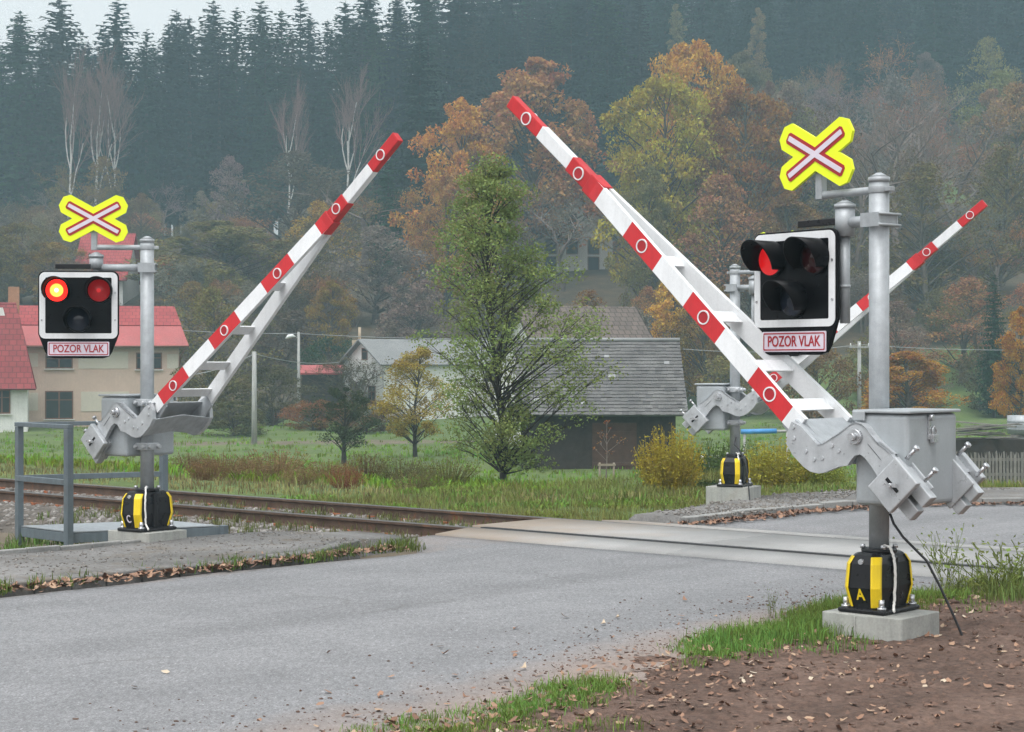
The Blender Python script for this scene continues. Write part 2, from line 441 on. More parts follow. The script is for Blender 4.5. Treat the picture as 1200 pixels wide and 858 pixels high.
def pavement():
    m, nt, b = new_mat('old_pavement_asphalt')
    c = ramp(nt, noise(nt, 0.9, 6, 0.65), [(0.3, (0.10, 0.097, 0.092)), (0.7, (0.21, 0.205, 0.20))])
    c = mix(nt, 0.8, c, ramp(nt, noise(nt, 24, 8, 0.85), [(0.3, 0.4), (0.5, 0.95), (0.68, 1.6)]), 'MULTIPLY')
    k = ramp(nt, noise(nt, 2.2, 8, 0.7), [(0.52, 0.0), (0.66, 0.8)])
    c = mix(nt, k, c, (0.13, 0.105, 0.075))
    nt.links.new(c, b.inputs['Base Color']); b.inputs['Roughness'].default_value = 0.95
    bump(nt, b, noise(nt, 50, 5), 0.6, 0.012)
    return m
M['pavement'] = pavement()
def panel():
    m, nt, b = new_mat('crossing_concrete')
    c = ramp(nt, noise(nt, 1.2, 6, 0.6), [(0.3, (0.255, 0.255, 0.25)), (0.7, (0.335, 0.335, 0.33))])
    c = mix(nt, 0.6, c, ramp(nt, noise(nt, 90, 3, 0.7), [(0.3, 0.7), (0.7, 1.12)]), 'MULTIPLY')
    d = attr(nt, 'dust')
    k = ramp(nt, math_n(nt, 'ADD', d, math_n(nt, 'MULTIPLY', math_n(nt, 'SUBTRACT', noise(nt, 1.7, 7, 0.7), 0.5), 0.9)), [(0.25, 0.0), (0.95, 0.85)])
    c = mix(nt, k, c, (0.31, 0.235, 0.165))
    nt.links.new(c, b.inputs['Base Color']); b.inputs['Roughness'].default_value = 0.9
    bump(nt, b, noise(nt, 70, 4), 0.3, 0.004)
    return m
M['panel'] = panel()
def soil():
    m, nt, b = new_mat('bare_soil')
    c = ramp(nt, noise(nt, 1.4, 8, 0.7), [(0.28, (0.08, 0.05, 0.037)), (0.5, (0.14, 0.086, 0.064)), (0.72, (0.22, 0.145, 0.112))])
    c = mix(nt, 0.85, c, ramp(nt, noise(nt, 26, 6, 0.75), [(0.3, 0.4), (0.5, 0.95), (0.7, 1.55)]), 'MULTIPLY')
    nt.links.new(c, b.inputs['Base Color']); b.inputs['Roughness'].default_value = 1.0
    bump(nt, b, noise(nt, 38, 8, 0.75), 0.9, 0.03)
    return m
M['soil'] = soil()
M['clod'] = simple('soil_clod', (0.13, 0.08, 0.06), 1.0, 0, 0.4, 3, 0.3)
def terrain_mat():
    m, nt, b = new_mat('meadow_ground')
    g = ramp(nt, noise(nt, 0.35, 8, 0.65), [(0.25, (0.055, 0.075, 0.022)), (0.5, (0.082, 0.128, 0.028)), (0.75, (0.13, 0.165, 0.045))])
    g = mix(nt, 0.7, g, ramp(nt, noise(nt, 7, 6, 0.7), [(0.3, 0.5), (0.7, 1.4)]), 'MULTIPLY')
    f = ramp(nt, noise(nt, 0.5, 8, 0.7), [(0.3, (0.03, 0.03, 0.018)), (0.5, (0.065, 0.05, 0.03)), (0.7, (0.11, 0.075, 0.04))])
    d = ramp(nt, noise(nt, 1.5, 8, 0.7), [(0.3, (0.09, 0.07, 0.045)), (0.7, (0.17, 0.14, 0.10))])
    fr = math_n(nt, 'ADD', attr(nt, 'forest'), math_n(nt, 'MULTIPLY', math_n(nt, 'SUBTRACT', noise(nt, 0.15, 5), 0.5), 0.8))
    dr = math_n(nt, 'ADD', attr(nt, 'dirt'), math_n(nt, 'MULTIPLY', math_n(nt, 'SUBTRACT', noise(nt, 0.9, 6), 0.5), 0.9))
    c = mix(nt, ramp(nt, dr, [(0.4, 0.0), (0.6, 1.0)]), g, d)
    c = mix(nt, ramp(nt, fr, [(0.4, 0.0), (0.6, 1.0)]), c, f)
    nt.links.new(c, b.inputs['Base Color']); b.inputs['Roughness'].default_value = 1.0
    bump(nt, b, noise(nt, 9, 6, 0.7), 0.8, 0.05)
    return m
M['terrain'] = terrain_mat()
def ballast_mat(name='ballast_stone', a=(0.12, 0.105, 0.09), bb=(0.30, 0.285, 0.27)):
    m, nt, b = new_mat(name)
    c = ramp(nt, attr(nt, 'tint'), [(0.0, a), (0.6, [(p + q) / 2 * 0.85 for p, q in zip(a, bb)]), (1.0, bb)])
    c = mix(nt, 0.6, c, ramp(nt, noise(nt, 40, 4), [(0.3, 0.65), (0.7, 1.2)]), 'MULTIPLY')
    nt.links.new(c, b.inputs['Base Color']); b.inputs['Roughness'].default_value = 0.95
    return m
M['ballast'] = ballast_mat()
M['ballast_bed'] = simple('ballast_fines', (0.105, 0.09, 0.075), 1.0, 0, 0.35, 3, 0.4, bstr=0.9)
def fallen_leaf_mat():
    m, nt, b = new_mat('fallen_leaf')
    c = ramp(nt, attr(nt, 'tint'), [(0.0, (0.09, 0.05, 0.035)), (0.4, (0.20, 0.105, 0.065)), (0.7, (0.30, 0.175, 0.11)), (0.9, (0.38, 0.27, 0.18)), (1.0, (0.50, 0.43, 0.33))])
    nt.links.new(c, b.inputs['Base Color']); b.inputs['Roughness'].default_value = 0.7
    return m
M['fallen'] = fallen_leaf_mat()
def tile_mat(name, c1, c2, mortar, sx, sy, var=0.35):
    m, nt, b = new_mat(name)
    tc = nt.nodes.new('ShaderNodeTexCoord')
    br = nt.nodes.new('ShaderNodeTexBrick')
    nt.links.new(tc.outputs['UV'], br.inputs['Vector'])
    br.inputs['Scale'].default_value = 1.0
    br.inputs['Brick Width'].default_value = sx; br.inputs['Row Height'].default_value = sy
    br.inputs['Mortar Size'].default_value = sy * 0.07
    br.inputs['Color1'].default_value = (*c1, 1); br.inputs['Color2'].default_value = (*c2, 1); br.inputs['Mortar'].default_value = (*mortar, 1)
    c = mix(nt, 0.6, br.outputs['Color'], ramp(nt, noise(nt, 1.1, 7, 0.7), [(0.3, 1 - var), (0.7, 1 + var)]), 'MULTIPLY')
    nt.links.new(c, b.inputs['Base Color']); b.inputs['Roughness'].default_value = 0.9
    bump(nt, b, br.outputs['Fac'], -0.5, 0.02)
    return m
M['slate'] = tile_mat('old_slate', (0.125, 0.13, 0.14), (0.18, 0.185, 0.195), (0.04, 0.04, 0.042), 0.34, 0.2, 0.4)
M['slate_pale'] = simple('pale_slate', (0.25, 0.255, 0.26), 0.9, 0, 0.15, 5)
M['browntile'] = tile_mat('brown_tile', (0.092, 0.076, 0.066), (0.13, 0.105, 0.09), (0.05, 0.035, 0.03), 0.3, 0.33)
M['redtile'] = tile_mat('red_tile', (0.27, 0.042, 0.048), (0.32, 0.06, 0.06), (0.17, 0.03, 0.03), 0.4, 0.36, 0.2)
M['darkredtile'] = tile_mat('dark_red_tile', (0.20, 0.033, 0.038), (0.25, 0.047, 0.05), (0.11, 0.025, 0.025), 0.4, 0.36, 0.2)
# ---------------------------------------------------------------- terrain
def axis(lo, hi, a, b, fine, coarse):
    L = list(np.arange(a, b, fine))
    x = a
    step = fine
    left = []
    while x > lo:
        step = min(coarse, step * 1.25); x -= step; left.append(x)
    x = L[-1]; step = fine; right = []
    while x < hi:
        step = min(coarse, step * 1.25); x += step; right.append(x)
    return np.array(left[::-1] + L + right)
xs = axis(-170, 200, -16, 16, 0.5, 5.0)
ys = axis(-25, 430, 4, 62, 0.5, 4.5)
X, Y = np.meshgrid(xs, ys)
Zt = ground(X, Y)
V = np.stack([X.ravel(), Y.ravel(), Zt.ravel()], 1)
nx, ny = len(xs), len(ys)
ii = (np.arange(ny - 1)[:, None] * nx + np.arange(nx - 1)[None, :]).ravel()
Fq = np.stack([ii, ii + 1, ii + nx + 1, ii + nx], 1)
t_, n_ = to_tn(X, Y)
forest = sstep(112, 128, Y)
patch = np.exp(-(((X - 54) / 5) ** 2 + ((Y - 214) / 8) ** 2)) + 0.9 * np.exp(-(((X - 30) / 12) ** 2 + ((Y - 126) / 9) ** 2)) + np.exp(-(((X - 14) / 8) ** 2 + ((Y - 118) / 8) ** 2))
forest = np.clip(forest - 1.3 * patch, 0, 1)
dirt = np.maximum(sstep(18.6, 16.8, n_), 0) * 1.0
dirt = np.maximum(dirt, 0.9 * np.exp(-((Y - (88 + 0.1 * X)) / 2.2) ** 2) * sstep(-22, -14, X) * sstep(3, -4, X))
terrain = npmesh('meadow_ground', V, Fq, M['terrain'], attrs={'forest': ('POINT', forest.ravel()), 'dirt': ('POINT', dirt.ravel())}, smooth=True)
structure(terrain)

def ribbon(name, left, right, ncross, z, mat, attrs_fn=None, skirt=0.2, zfun=None):
    """left/right: polylines of (t,n) of equal length -> slab top at z with skirts"""
    left = [tn(*p) for p in left]; right = [tn(*p) for p in right]
    vs = []
    for l, r in zip(left, right):
        for k in range(ncross + 1):
            w = k / ncross
            x = l[0] + (r[0] - l[0]) * w; y = l[1] + (r[1] - l[1]) * w
            vs.append((x, y, z + (zfun(x, y, w) if zfun else 0)))
    m = ncross + 1; nr = len(left)
    fs = [(i * m + k, i * m + k + 1, (i + 1) * m + k + 1, (i + 1) * m + k) for i in range(nr - 1) for k in range(ncross)]
    top = len(vs)
    rim = [i * m for i in range(nr)] + [(nr - 1) * m + k for k in range(1, m)] + [i * m + m - 1 for i in range(nr - 2, -1, -1)] + [k for k in range(m - 2, 0, -1)]
    for q in rim: vs.append((vs[q][0], vs[q][1], vs[q][2] - skirt))
    for a in range(len(rim)):
        b = (a + 1) % len(rim)
        fs.append((rim[a], rim[b], top + b, top + a))
    P = np.array(vs)
    at_ = {}
    if attrs_fn:
        tt, nn = to_tn(P[:, 0], P[:, 1]); at_ = {'dust': ('POINT', attrs_fn(tt, nn))}
    fq = np.array(fs)
    return structure(npmesh(name, P, fq, mat, attrs=at_))

# near road (the right edge is buried under the soil)
ns = np.concatenate([np.arange(-14, 12.6, 0.4), [12.7, 13.1, 13.5, 13.78]])
def r_left(n): return -12.22 + 0.05 * math.sin(n * 1.7) + 0.03 * math.sin(n * 4.3) - (1.1 * float(sstep(12.4, 13.6, n)))
def road_dust(t, n):
    edge = -6.25 - 0.95 * sstep(6, 11.5, n)
    return np.clip(1.05 - (edge - t) / (1.15 - 0.6 * sstep(7, 12, n)), 0, 1) * sstep(13.6, 10.5, n) + 0.55 * sstep(0.28, 0.0, t + 12.22)
road = ribbon('road', [(r_left(n), n) for n in ns], [(-5.2, n) for n in ns], 40, 0.0, M['asphalt'], road_dust)
# road beyond the track, bending right
lp = [(-12.1, 16.47), (-12.15, 17.5), (-12.15, 18.7), (-12.0, 19.8), (-11.5, 21.0), (-10.3, 22.3), (-8, 23.8), (-4, 25.8), (2, 28.4), (12, 32.5), (26, 38)]
rp = [(-4.6, 16.47), (-4.6, 16.8), (-4.5, 17.1), (-4.3, 17.4), (-3.8, 17.9), (-3, 18.5), (-1.5, 19.3), (1, 20.5), (6, 22.7), (15, 26.5), (29, 32)]
far_road = ribbon('road', lp, rp, 14, 0.0, M['asphalt'], lambda t, n: 0 * t)

# pavement left of the road with a worn kerb
pn = np.concatenate([np.arange(-14, 13.0, 0.35), [13.1, 13.45]])
def pv_l(n): return -14.22 + 0.04 * math.sin(n * 2.1)
def pv_r(n): return -12.62 + 0.035 * math.sin(n * 1.3 + 1) + 0.03 * math.sin(n * 3.9) - 0.85 * float(sstep(11.0, 13.4, n))
def pv_z(x, y, w):
    t, n = to_tn(x, y)
    return -0.075 * float(sstep(12.0, 13.4, n)) + 0.012 * float(wob(x, y, 0.6)) - (0.02 if w > 0.99 else 0)
pave = ribbon('pavement', [(pv_l(n), n) for n in pn], [(pv_r(n), n) for n in pn], 6, 0.085, M['pavement'], None, 0.3, pv_z)
mb = MB()
for i in range(len(pn) - 4):
    n0, n1 = pn[i], pn[i + 1] - 0.012
    a = tn(pv_r(n0) + 0.005, n0); b = tn(pv_r(n1) + 0.005, n1); c = tn(pv_r(n1) + 0.11, n1); d = tn(pv_r(n0) + 0.11, n0)
    zt = 0.072 + random.uniform(-0.014, 0.006) - 0.06 * float(sstep(12.0, 13.2, n0))
    mb.add([(*a, -0.2), (*b, -0.2), (*c, -0.2), (*d, -0.2), (*a, zt), (*b, zt), (*c, zt - 0.012), (*d, zt - 0.012)],
           [(3, 2, 1, 0), (4, 5, 6, 7), (0, 1, 5, 4), (1, 2, 6, 5), (2, 3, 7, 6), (3, 0, 4, 7)])
structure(mb.build('kerb', M['pavement'], bevel=0.012))
mb = MB()
for i in range(len(pn) - 8):
    n0, n1 = pn[i], pn[i + 1] - 0.01
    a = tn(pv_l(n0) - 0.06, n0); b = tn(pv_l(n1) - 0.06, n1); c = tn(pv_l(n1) + 0.005, n1); d = tn(pv_l(n0) + 0.005, n0)
    zt = 0.12 + random.uniform(-0.01, 0.01)
    mb.add([(*a, -0.2), (*b, -0.2), (*c, -0.2), (*d, -0.2), (*a, zt), (*b, zt), (*c, zt), (*d, zt)],
           [(3, 2, 1, 0), (4, 5, 6, 7), (0, 1, 5, 4), (1, 2, 6, 5), (2, 3, 7, 6), (3, 0, 4, 7)])
structure(mb.build('kerb', M['rubble'], bevel=0.01))
# far footway on the left of the far road, gravelly
fl = [(-13.0, 16.6), (-13.1, 17.6), (-13.4, 18.9), (-13.7, 20.6), (-13.1, 22.8), (-11.8, 24.3), (-9.2, 26.1), (-5, 28.2), (1, 30.8), (11, 35), (25, 40.5)]
fr_ = [(p[0] - 0.14, p[1] + 0.10) for p in lp]
farpave = ribbon('pavement', fl, fr_, 8, 0.07, M['pavement'], None, 0.35, lambda x, y, w: 0.012 * float(wob(x, y, 0.5)) - 0.06 * (1 if w < 0.01 else 0))
mb = MB()
for i in range(len(lp) - 1):
    m_ = max(2, int(math.hypot(lp[i + 1][0] - lp[i][0], lp[i + 1][1] - lp[i][1]) / 0.5))
    for k in range(m_):
        w0, w1 = k / m_, (k + 0.97) / m_
        p0 = [lp[i][j] + (lp[i + 1][j] - lp[i][j]) * w0 for j in (0, 1)]; p1 = [lp[i][j] + (lp[i + 1][j] - lp[i][j]) * w1 for j in (0, 1)]
        a = tn(p0[0] - 0.135, p0[1] + 0.09); b = tn(p1[0] - 0.135, p1[1] + 0.09); c = tn(p1[0] - 0.01, p1[1] + 0.01); d = tn(p0[0] - 0.01, p0[1] + 0.01)
        zt = 0.088 + random.uniform(-0.012, 0.008)
        mb.add([(*a, -0.2), (*b, -0.2), (*c, -0.2), (*d, -0.2), (*a, zt), (*b, zt), (*c, zt), (*d, zt)],
               [(3, 2, 1, 0), (4, 5, 6, 7), (0, 1, 5, 4), (1, 2, 6, 5), (2, 3, 7, 6), (3, 0, 4, 7)])
structure(mb.build('kerb', M['rubble'], bevel=0.01))

# crossing panels between and beside the rails
def strip(n0, n1, t0, t1, z0, z1, step=0.9, slope=None):
    v = []; f = []
    t = t0
    while t < t1 - 0.01:
        e = min(t + step, t1) - 0.008
        o = len(v)
        for zz in (0, 1):
            for (tt, nn, top) in ((t, n0, z0), (e, n0, z0), (e, n1, z1), (t, n1, z1)):
                v.append((*tn(tt, nn), top if zz else -0.25))
        f += [[o + q for q in F_] for F_ in ((3, 2, 1, 0), (4, 5, 6, 7), (0, 1, 5, 4), (1, 2, 6, 5), (2, 3, 7, 6), (3, 0, 4, 7))]
        t += step
    return v, f
allv, allf = [], []
for args in ((13.8, 14.30, -13.35, -2.0, 0.012, 0.045), (14.525, 15.80, -13.5, -2.0, 0.045, 0.045), (15.985, 16.46, -12.9, -2.0, 0.045, 0.012)):
    v, f = strip(*args, step=3.0)
    allf += [[q + len(allv) for q in F_] for F_ in f]; allv += v
P = np.array(allv); tt, nn = to_tn(P[:, 0], P[:, 1])
panels = npmesh('crossing_panels', P, np.array(allf), M['panel'], attrs={'dust': ('POINT', np.clip(1.0 - (tt + 13.4) / 2.2, 0, 1) * 0.8 + 0.05)})
structure(panels)

mb = MB()
for n0, n1 in ((14.302, 14.362), (14.438, 14.523), (15.802, 15.868), (15.942, 15.983)):  # near-black strips laid in the flangeway gaps, standing in for their shade
    p = [tn(-13.3, n0), tn(-2, n0), tn(-2, n1), tn(-13.3, n1)]
    mb.prism(p, -.2, .043 if n0 > 14.4 and n0 < 15 else .03, 'z')
structure(mb.build('flangeway_dark_strip', M['cable']))
# ---------------------------------------------------------------- ballast
bt = np.arange(-60, 31, 0.6); bn = np.array([12.2, 12.9, 13.4, 13.9, 14.4, 15.1, 15.9, 16.4, 16.9, 17.5, 18.2])
bz = np.array([-.42, -.20, -.13, -.115, -.11, -.11, -.11, -.115, -.14, -.24, -.5])
BT, BN = np.meshgrid(bt, bn, indexing='ij')
bx, by = tn(BT, BN)
BZ = np.broadcast_to(bz, BT.shape) + 0.02 * wob(bx, by, 0.5)
BZ = np.where((BT > -14.2) & (BT < -1.5), np.minimum(BZ, -0.2), BZ)
a_, b_ = BT.shape
ii = (np.arange(a_ - 1)[:, None] * b_ + np.arange(b_ - 1)[None, :]).ravel()
structure(npmesh('ballast_bed', np.stack([bx.ravel(), by.ravel(), BZ.ravel()], 1), np.stack([ii, ii + b_, ii + b_ + 1, ii + 1], 1), M['ballast_bed'], smooth=True))

ICO_V = None
def ico():
    import bmesh
    bm = bmesh.new(); bmesh.ops.create_icosphere(bm, subdivisions=1, radius=1)
    v = np.array([p.co[:] for p in bm.verts]); f = np.array([[q.index for q in p.verts] for p in bm.faces]); bm.free()
    return v, f
ICO_V, ICO_F = ico()
def stones(name, pos, size, mat, seed=1, flat=0.65):
    rng = np.random.default_rng(seed); k = len(pos); nv = len(ICO_V)
    vs = ICO_V[None] * (1 + rng.uniform(-.3, .3, (k, nv, 1)))
    sc = size[:, None] * np.stack([rng.uniform(.7, 1.3, k), rng.uniform(.7, 1.3, k), rng.uniform(.5, .9, k) * flat / 0.65], 1)
    vs = vs * sc[:, None, :]
    a = rng.uniform(0, 6.28, k); c, s = np.cos(a)[:, None], np.sin(a)[:, None]
    vs = np.stack([vs[..., 0] * c - vs[..., 1] * s, vs[..., 0] * s + vs[..., 1] * c, vs[..., 2]], -1) + pos[:, None, :]
    fs = (ICO_F[None] + (np.arange(k) * nv)[:, None, None]).reshape(-1, 3)
    return npmesh(name, vs.reshape(-1, 3), fs, mat, attrs={'tint': ('FACE', np.repeat(rng.uniform(0, 1, k) ** 1.2, len(ICO_F)))})
rng = np.random.default_rng(5)
k = 15000
t = rng.uniform(-40, -13.3, k); n = np.clip(rng.normal(14.6, 1.3, k), 11.9, 17.9)
z = np.interp(n, bn, bz)
x, y = tn(t, n)
ok = ~((t > -14.4) & (n < 13.5))
ballast = stones('ballast_stones', np.stack([x, y, z - 0.005], 1)[ok], rng.uniform(.022, .048, k)[ok], M['ballast'], 2)
tag(ballast, 'loose grey brown ballast stones lying around the rails left of the crossing', 'ballast', kind='stuff')

# ---------------------------------------------------------------- railway track
track = tag(empty('railway_track', (*tn(-20, 15.15), 0)), 'rusty single railway track running across the road behind the signal posts', 'railway track')
def rail_mesh(nc):
    prof = [(-.065, -.12), (.065, -.12), (.065, -.107), (.012, -.09), (.009, -.005), (.034, .006), (.035, .030), (.03, .036), (-.03, .036), (-.035, .030), (-.034, .006), (-.009, -.005), (-.012, -.09), (-.065, -.107)]
    mb = MB()
    p0 = tn(-62, nc); p1 = tn(32, nc); o = tn(-20, 15.15)
    vs = [(p[0] + N[0] * a - o[0], p[1] + N[1] * a - o[1], b) for p in (p0, p1) for a, b in prof]
    k = len(prof)
    for i in range(k):
        mi = 1 if i in (6, 7, 8) else 0
        mb.add([vs[i], vs[(i + 1) % k], vs[k + (i + 1) % k], vs[k + i]], [(0, 1, 2, 3)], mi)
    mb.add(vs, [tuple(range(k)), tuple(range(2 * k - 1, k - 1, -1))])
    return mb.build('rail', [M['rail_side'], M['rail_top']], track)
rail_mesh(14.40); rail_mesh(15.905)
o = tn(-20, 15.15)
slp = None
ang = math.atan2(N[1], N[0])
for i in range(46):
    t = -13.9 - 0.62 * i
    p = tn(t, 15.15)
    if slp is None:
        mb = MB(); mb.box((0, 0, 0), (2.5, .24, .16))
        slp = mb.build('sleeper', M['sleeper'], track, bevel=0.015)
        fb = MB()
        for sx in (-.7525, .7525):
            fb.box((sx, 0, .087), (.34, .15, .014))
            for q in (-.11, .11): fb.cyl((sx + q, 0.03, .09), (sx + q, 0.03, .125), .018, seg=6); fb.box((sx + q * .8, 0, .105), (.08, .07, .022))
        split_parts(fb.build('rail_fastening', M['fastener'], slp))
        s = slp
    else:
        s = copy_tree(slp, track)
    s.location = (p[0] - o[0] + random.uniform(-.03, .03), p[1] - o[1], -.207 + .0); s.rotation_euler = (0, 0, ang + random.uniform(-.02, .02))
# ---------------------------------------------------------------- crossing signal and barrier
RED9 = ['red', 'white', 'red', 'white', 'red', 'white', 'red', 'white', 'red']
ARM = [(.47, .085), (.50, .02), (.508, -.06), (.46, -.13), (.38, -.20), (.33, -.228), (.27, -.238), (.22, -.228), (.16, -.205), (.115, -.188), (.06, -.18),
       (.035, -.145), (.01, -.118), (-.03, -.108), (-.065, -.13), (-.11, -.18), (-.15, -.235), (-.19, -.30), (-.235, -.365), (-.30, -.31), (-.37, -.235), (-.30, -.165), (-.245, -.10), (-.15, -.03), (-.10, .02), (-.072, .055),
       (-.04, .08), (0, .09), (.035, .08), (.07, .055), (.13, .015), (.19, -.02), (.245, -.052), (.28, -.056), (.33, -.01), (.40, .055)]
PIN = (-.134, 1.312)
BE = R(40.9)

def machine(name_label, x, y, z0, u_ang, phi, letter, lamps, tube_d, tilt=0.0, tube_long=True, cross_d=.50, rear=1.0):
    root = tag(empty('level_crossing_barrier', (x, y, z0), u_ang), name_label, 'crossing barrier', 'level crossing barriers with warning lights')
    # concrete foundation --------------------------------------------------
    mb = MB(); mb.prism(rrect(.58, .50, .02, 2), -.32, .175, 'z'); mb.box((.04, .253, -.06), (.012, .01, .45))
    mb.build('concrete_foundation', M['block'], root, bevel=.012, loc=(-.03, .03, 0))
    # foot housing ---------------------------------------------------------
    mb = MB()
    hw, hd = .10, .205
    prof = [(.19, 1.0), (.215, 1.0), (.34, 1.17), (.49, 1.10), (.545, .93), (.558, .80)]
    rings = []
    for zz, s in prof:
        w = hw * s; d = hd * s; c = .035
        rings.append([(w, -d + c, zz), (w, d - c, zz), (w - c, d, zz), (-w + c, d, zz), (-w, d - c, zz), (-w, -d + c, zz), (-w + c, -d, zz), (w - c, -d, zz)])
    vs = [v for r_ in rings for v in r_]
    fs = [(i * 8 + k, i * 8 + (k + 1) % 8, (i + 1) * 8 + (k + 1) % 8, (i + 1) * 8 + k) for i in range(len(rings) - 1) for k in range(8)]
    fs += [tuple(range(7, -1, -1)), tuple((len(rings) - 1) * 8 + k for k in range(8))]
    mb.add(vs, fs)
    mb.box((0, 0, .1925), (.34, .46, .03))
    mb.cyl((0, 0, .55), (0, 0, .58), .115, .115, 20)
    for sx in (-1, 1):                                   # ribs between the shells
        mb.box((sx * .108, 0, .37), (.04, .06, .33))
    foot = mb.build('foot_housing', M['blackp'], root, bevel=.012)
    bo = MB()
    for sx in (-1, 1):
        for sy in (-1, 1):
            bo.cyl((sx * .13, sy * .19, .207), (sx * .13, sy * .19, .222), .03, .03, 12)
            bo.cyl((sx * .13, sy * .19, .22), (sx * .13, sy * .19, .27), .019, .019, 6)
            bo.cyl((sx * .075, sy * .075, .58), (sx * .075, sy * .075, .605), .02, .016, 8)
    split_parts(bo.build('bolt', M['bolt'], foot))
    # yellow strips on the four upright corners, bulged like the housing
    for sx in (-1, 1):
        for sy in (-1, 1):
            st = MB(); pr = [(.215, 1.0), (.34, 1.17), (.49, 1.10), (.537, .95)]
            vs = []
            for zz, s in pr:
                w = hw * s + .006; d = hd * s + .004
                vs += [(sx * (w + .006), sy * (d - .060), zz), (sx * (w + .006), sy * (d - .038), zz), (sx * (w - .030), sy * (d + .006), zz), (sx * (w - .044), sy * (d + .002), zz)]
            f = []
            for i in range(3):
                for k_ in range(4):
                    f.append((i * 4 + k_, i * 4 + (k_ + 1) % 4, (i + 1) * 4 + (k_ + 1) % 4, (i + 1) * 4 + k_))
            f += [(3, 2, 1, 0), (12, 13, 14, 15)]
            st.add(vs, f); st.build('yellow_strip', M['yellow'], foot, bevel=.004)
    if letter:
        lt = text_mb(letter, .105, .85, .002)
        # on the narrow end face: text front is -y
        sy = 1 if letter == 'A' else -1
        o_ = lt.build('marking_letter', M['yellow'] if letter == 'A' else M['film'], foot)
        o_.matrix_local = Matrix.Translation((0, sy * (hd * 1.105 + .003), .295)) @ Matrix.Rotation(R(-13 * sy), 4, 'X') @ Matrix.Rotation(R(180 if sy > 0 else 0), 4, 'Z')
        lb = MB(); lb.cyl((0, sy * hd * 1.0, .505), (0, sy * (hd * 1.07 + .012), .506), .018, .018, 10); lb.build('cover_screw', M['bolt'], foot)
    # post -----------------------------------------------------------------
    mb = MB(); mb.cyl((0, 0, .57), (0, 0, 2.95), .065, .065, 28)
    post = mb.build('post', M['galv'], root)
    mb = MB(); mb.cyl((0, 0, 2.935), (0, 0, 2.965), .070, .070, 28); mb.cyl((0, 0, 2.965), (0, 0, 2.995), .068, .016, 28)
    mb.build('post_cap', M['galv'], post)
    # board plane axes in local coordinates
    a = phi - u_ang
    rx, ry = math.cos(a), math.sin(a)          # to the right seen from the front
    fx, fy = math.sin(a), -math.cos(a)         # towards the front
    def L(d, f, z): return (rx * d + fx * f, ry * d + fy * f, z)
    # crossing sign on its bracket
    mb = MB()
    mb.cyl(L(-.055, 0, 2.885), L(-cross_d, 0, 2.885), .026, .026, 14)
    mb.box(L(-cross_d, 0, 2.995), (.055, .055, .275), rot=Matrix.Rotation(a, 3, 'Z'))
    mb.cyl((0, 0, 2.862), (0, 0, 2.908), .0695, .0695, 24); mb.box(L(.085, 0, 2.885), (.05, .05, .03), rot=Matrix.Rotation(a, 3, 'Z'))
    mb.build('sign_bracket', M['galv'], root, bevel=.004)
    sign = MB()
    th = math.atan2(.165, .30)
    half, hw2, cut = .345, .096, .055
    def xshape(half, w, cut):
        """St Andrew's cross outline, ends chamfered"""
        pts = []
        for s in (0, 1, 2, 3):
            ang = (th, math.pi - th, math.pi + th, -th)[s]
            d = Vector((math.cos(ang), math.sin(ang))); p = Vector((-d.y, d.x))
            pts += [d * (half - cut) - p * w, d * half - p * (w - cut), d * half + p * (w - cut), d * (half - cut) + p * w]
            # inner corner between this arm and the next
            ang2 = (math.pi - th, math.pi + th, 2 * math.pi - th, th)[s]
            bis = ((th + math.pi - th) / 2, math.pi, 1.5 * math.pi, 0)[s]
            delta = abs(math.pi / 2 - th) if s in (0, 2) else th
            rr = w / math.sin(delta)
            pts.append(Vector((math.cos(bis), math.sin(bis))) * rr)
        return [(q.x, q.y) for q in pts]
    sign.prism(xshape(half, hw2, .05), -.012, .012, 'y')
    sgn = sign.build('crossing_sign', M['fluo'], root, loc=L(-cross_d, .045, 3.155), rot=(0, 0, a))
    q = MB(); q.prism(xshape(half - .062, .040, .014), -.0165, -.0125, 'y'); q.build('red_cross', M['darkred'], sgn)
    q = MB(); q.prism(xshape(half - .078, .0175, .003), -.0205, -.017, 'y'); q.build('pale_cross', M['film'], sgn)
    # light bracket
    mb = MB()
    mb.cyl(L(-.05, 0, 2.69), L(-tube_d + .03, 0, 2.69), .036, .036, 16)
    for sgx in (-1, 1): mb.box(L(0, sgx * .083, 2.69), (.16, .014, .09), rot=Matrix.Rotation(a, 3, 'Z'))
    for zz in (2.655, 2.725): mb.cyl(L(.085, -.11, zz), L(.085, .11, zz), .009, .009, 8)
    for dd in (.07,): mb.box(L(dd, 0, 2.69), (.012, .17, .09), rot=Matrix.Rotation(a, 3, 'Z'))
    tz0 = 2.60 if tube_long else 2.68
    mb.cyl(L(-tube_d, 0, tz0), L(-tube_d, 0, 2.785), .065, .065, 22); mb.cyl(L(-tube_d, 0, 2.785), L(-tube_d, 0, 2.812), .071, .071, 22)
    mb.cyl(L(-tube_d, 0, 2.812), L(-tube_d, 0, 2.84), .069, .015, 22)
    mb.cyl(L(-tube_d, 0, 2.03), L(-tube_d, 0, tz0), .034, .034, 16)
    mb.cyl(L(-tube_d, .0, 2.27), L(-tube_d - .10, .06, 2.27), .012, .012, 8); mb.cyl(L(-tube_d, 0, 2.262), L(-tube_d, 0, 2.282), .039, .039, 16)
    lbk = mb.build('light_bracket', M['galv'], root)
    mb = MB(); mb.box(L(-tube_d - .20, .02, 2.70), (.36, .05, .045), rot=Matrix.Rotation(a, 3, 'Z')); mb.build('board_arm', M['blackp'], lbk, bevel=.004)
    # light board ----------------------------------------------------------
    BW, BH = .755, .655
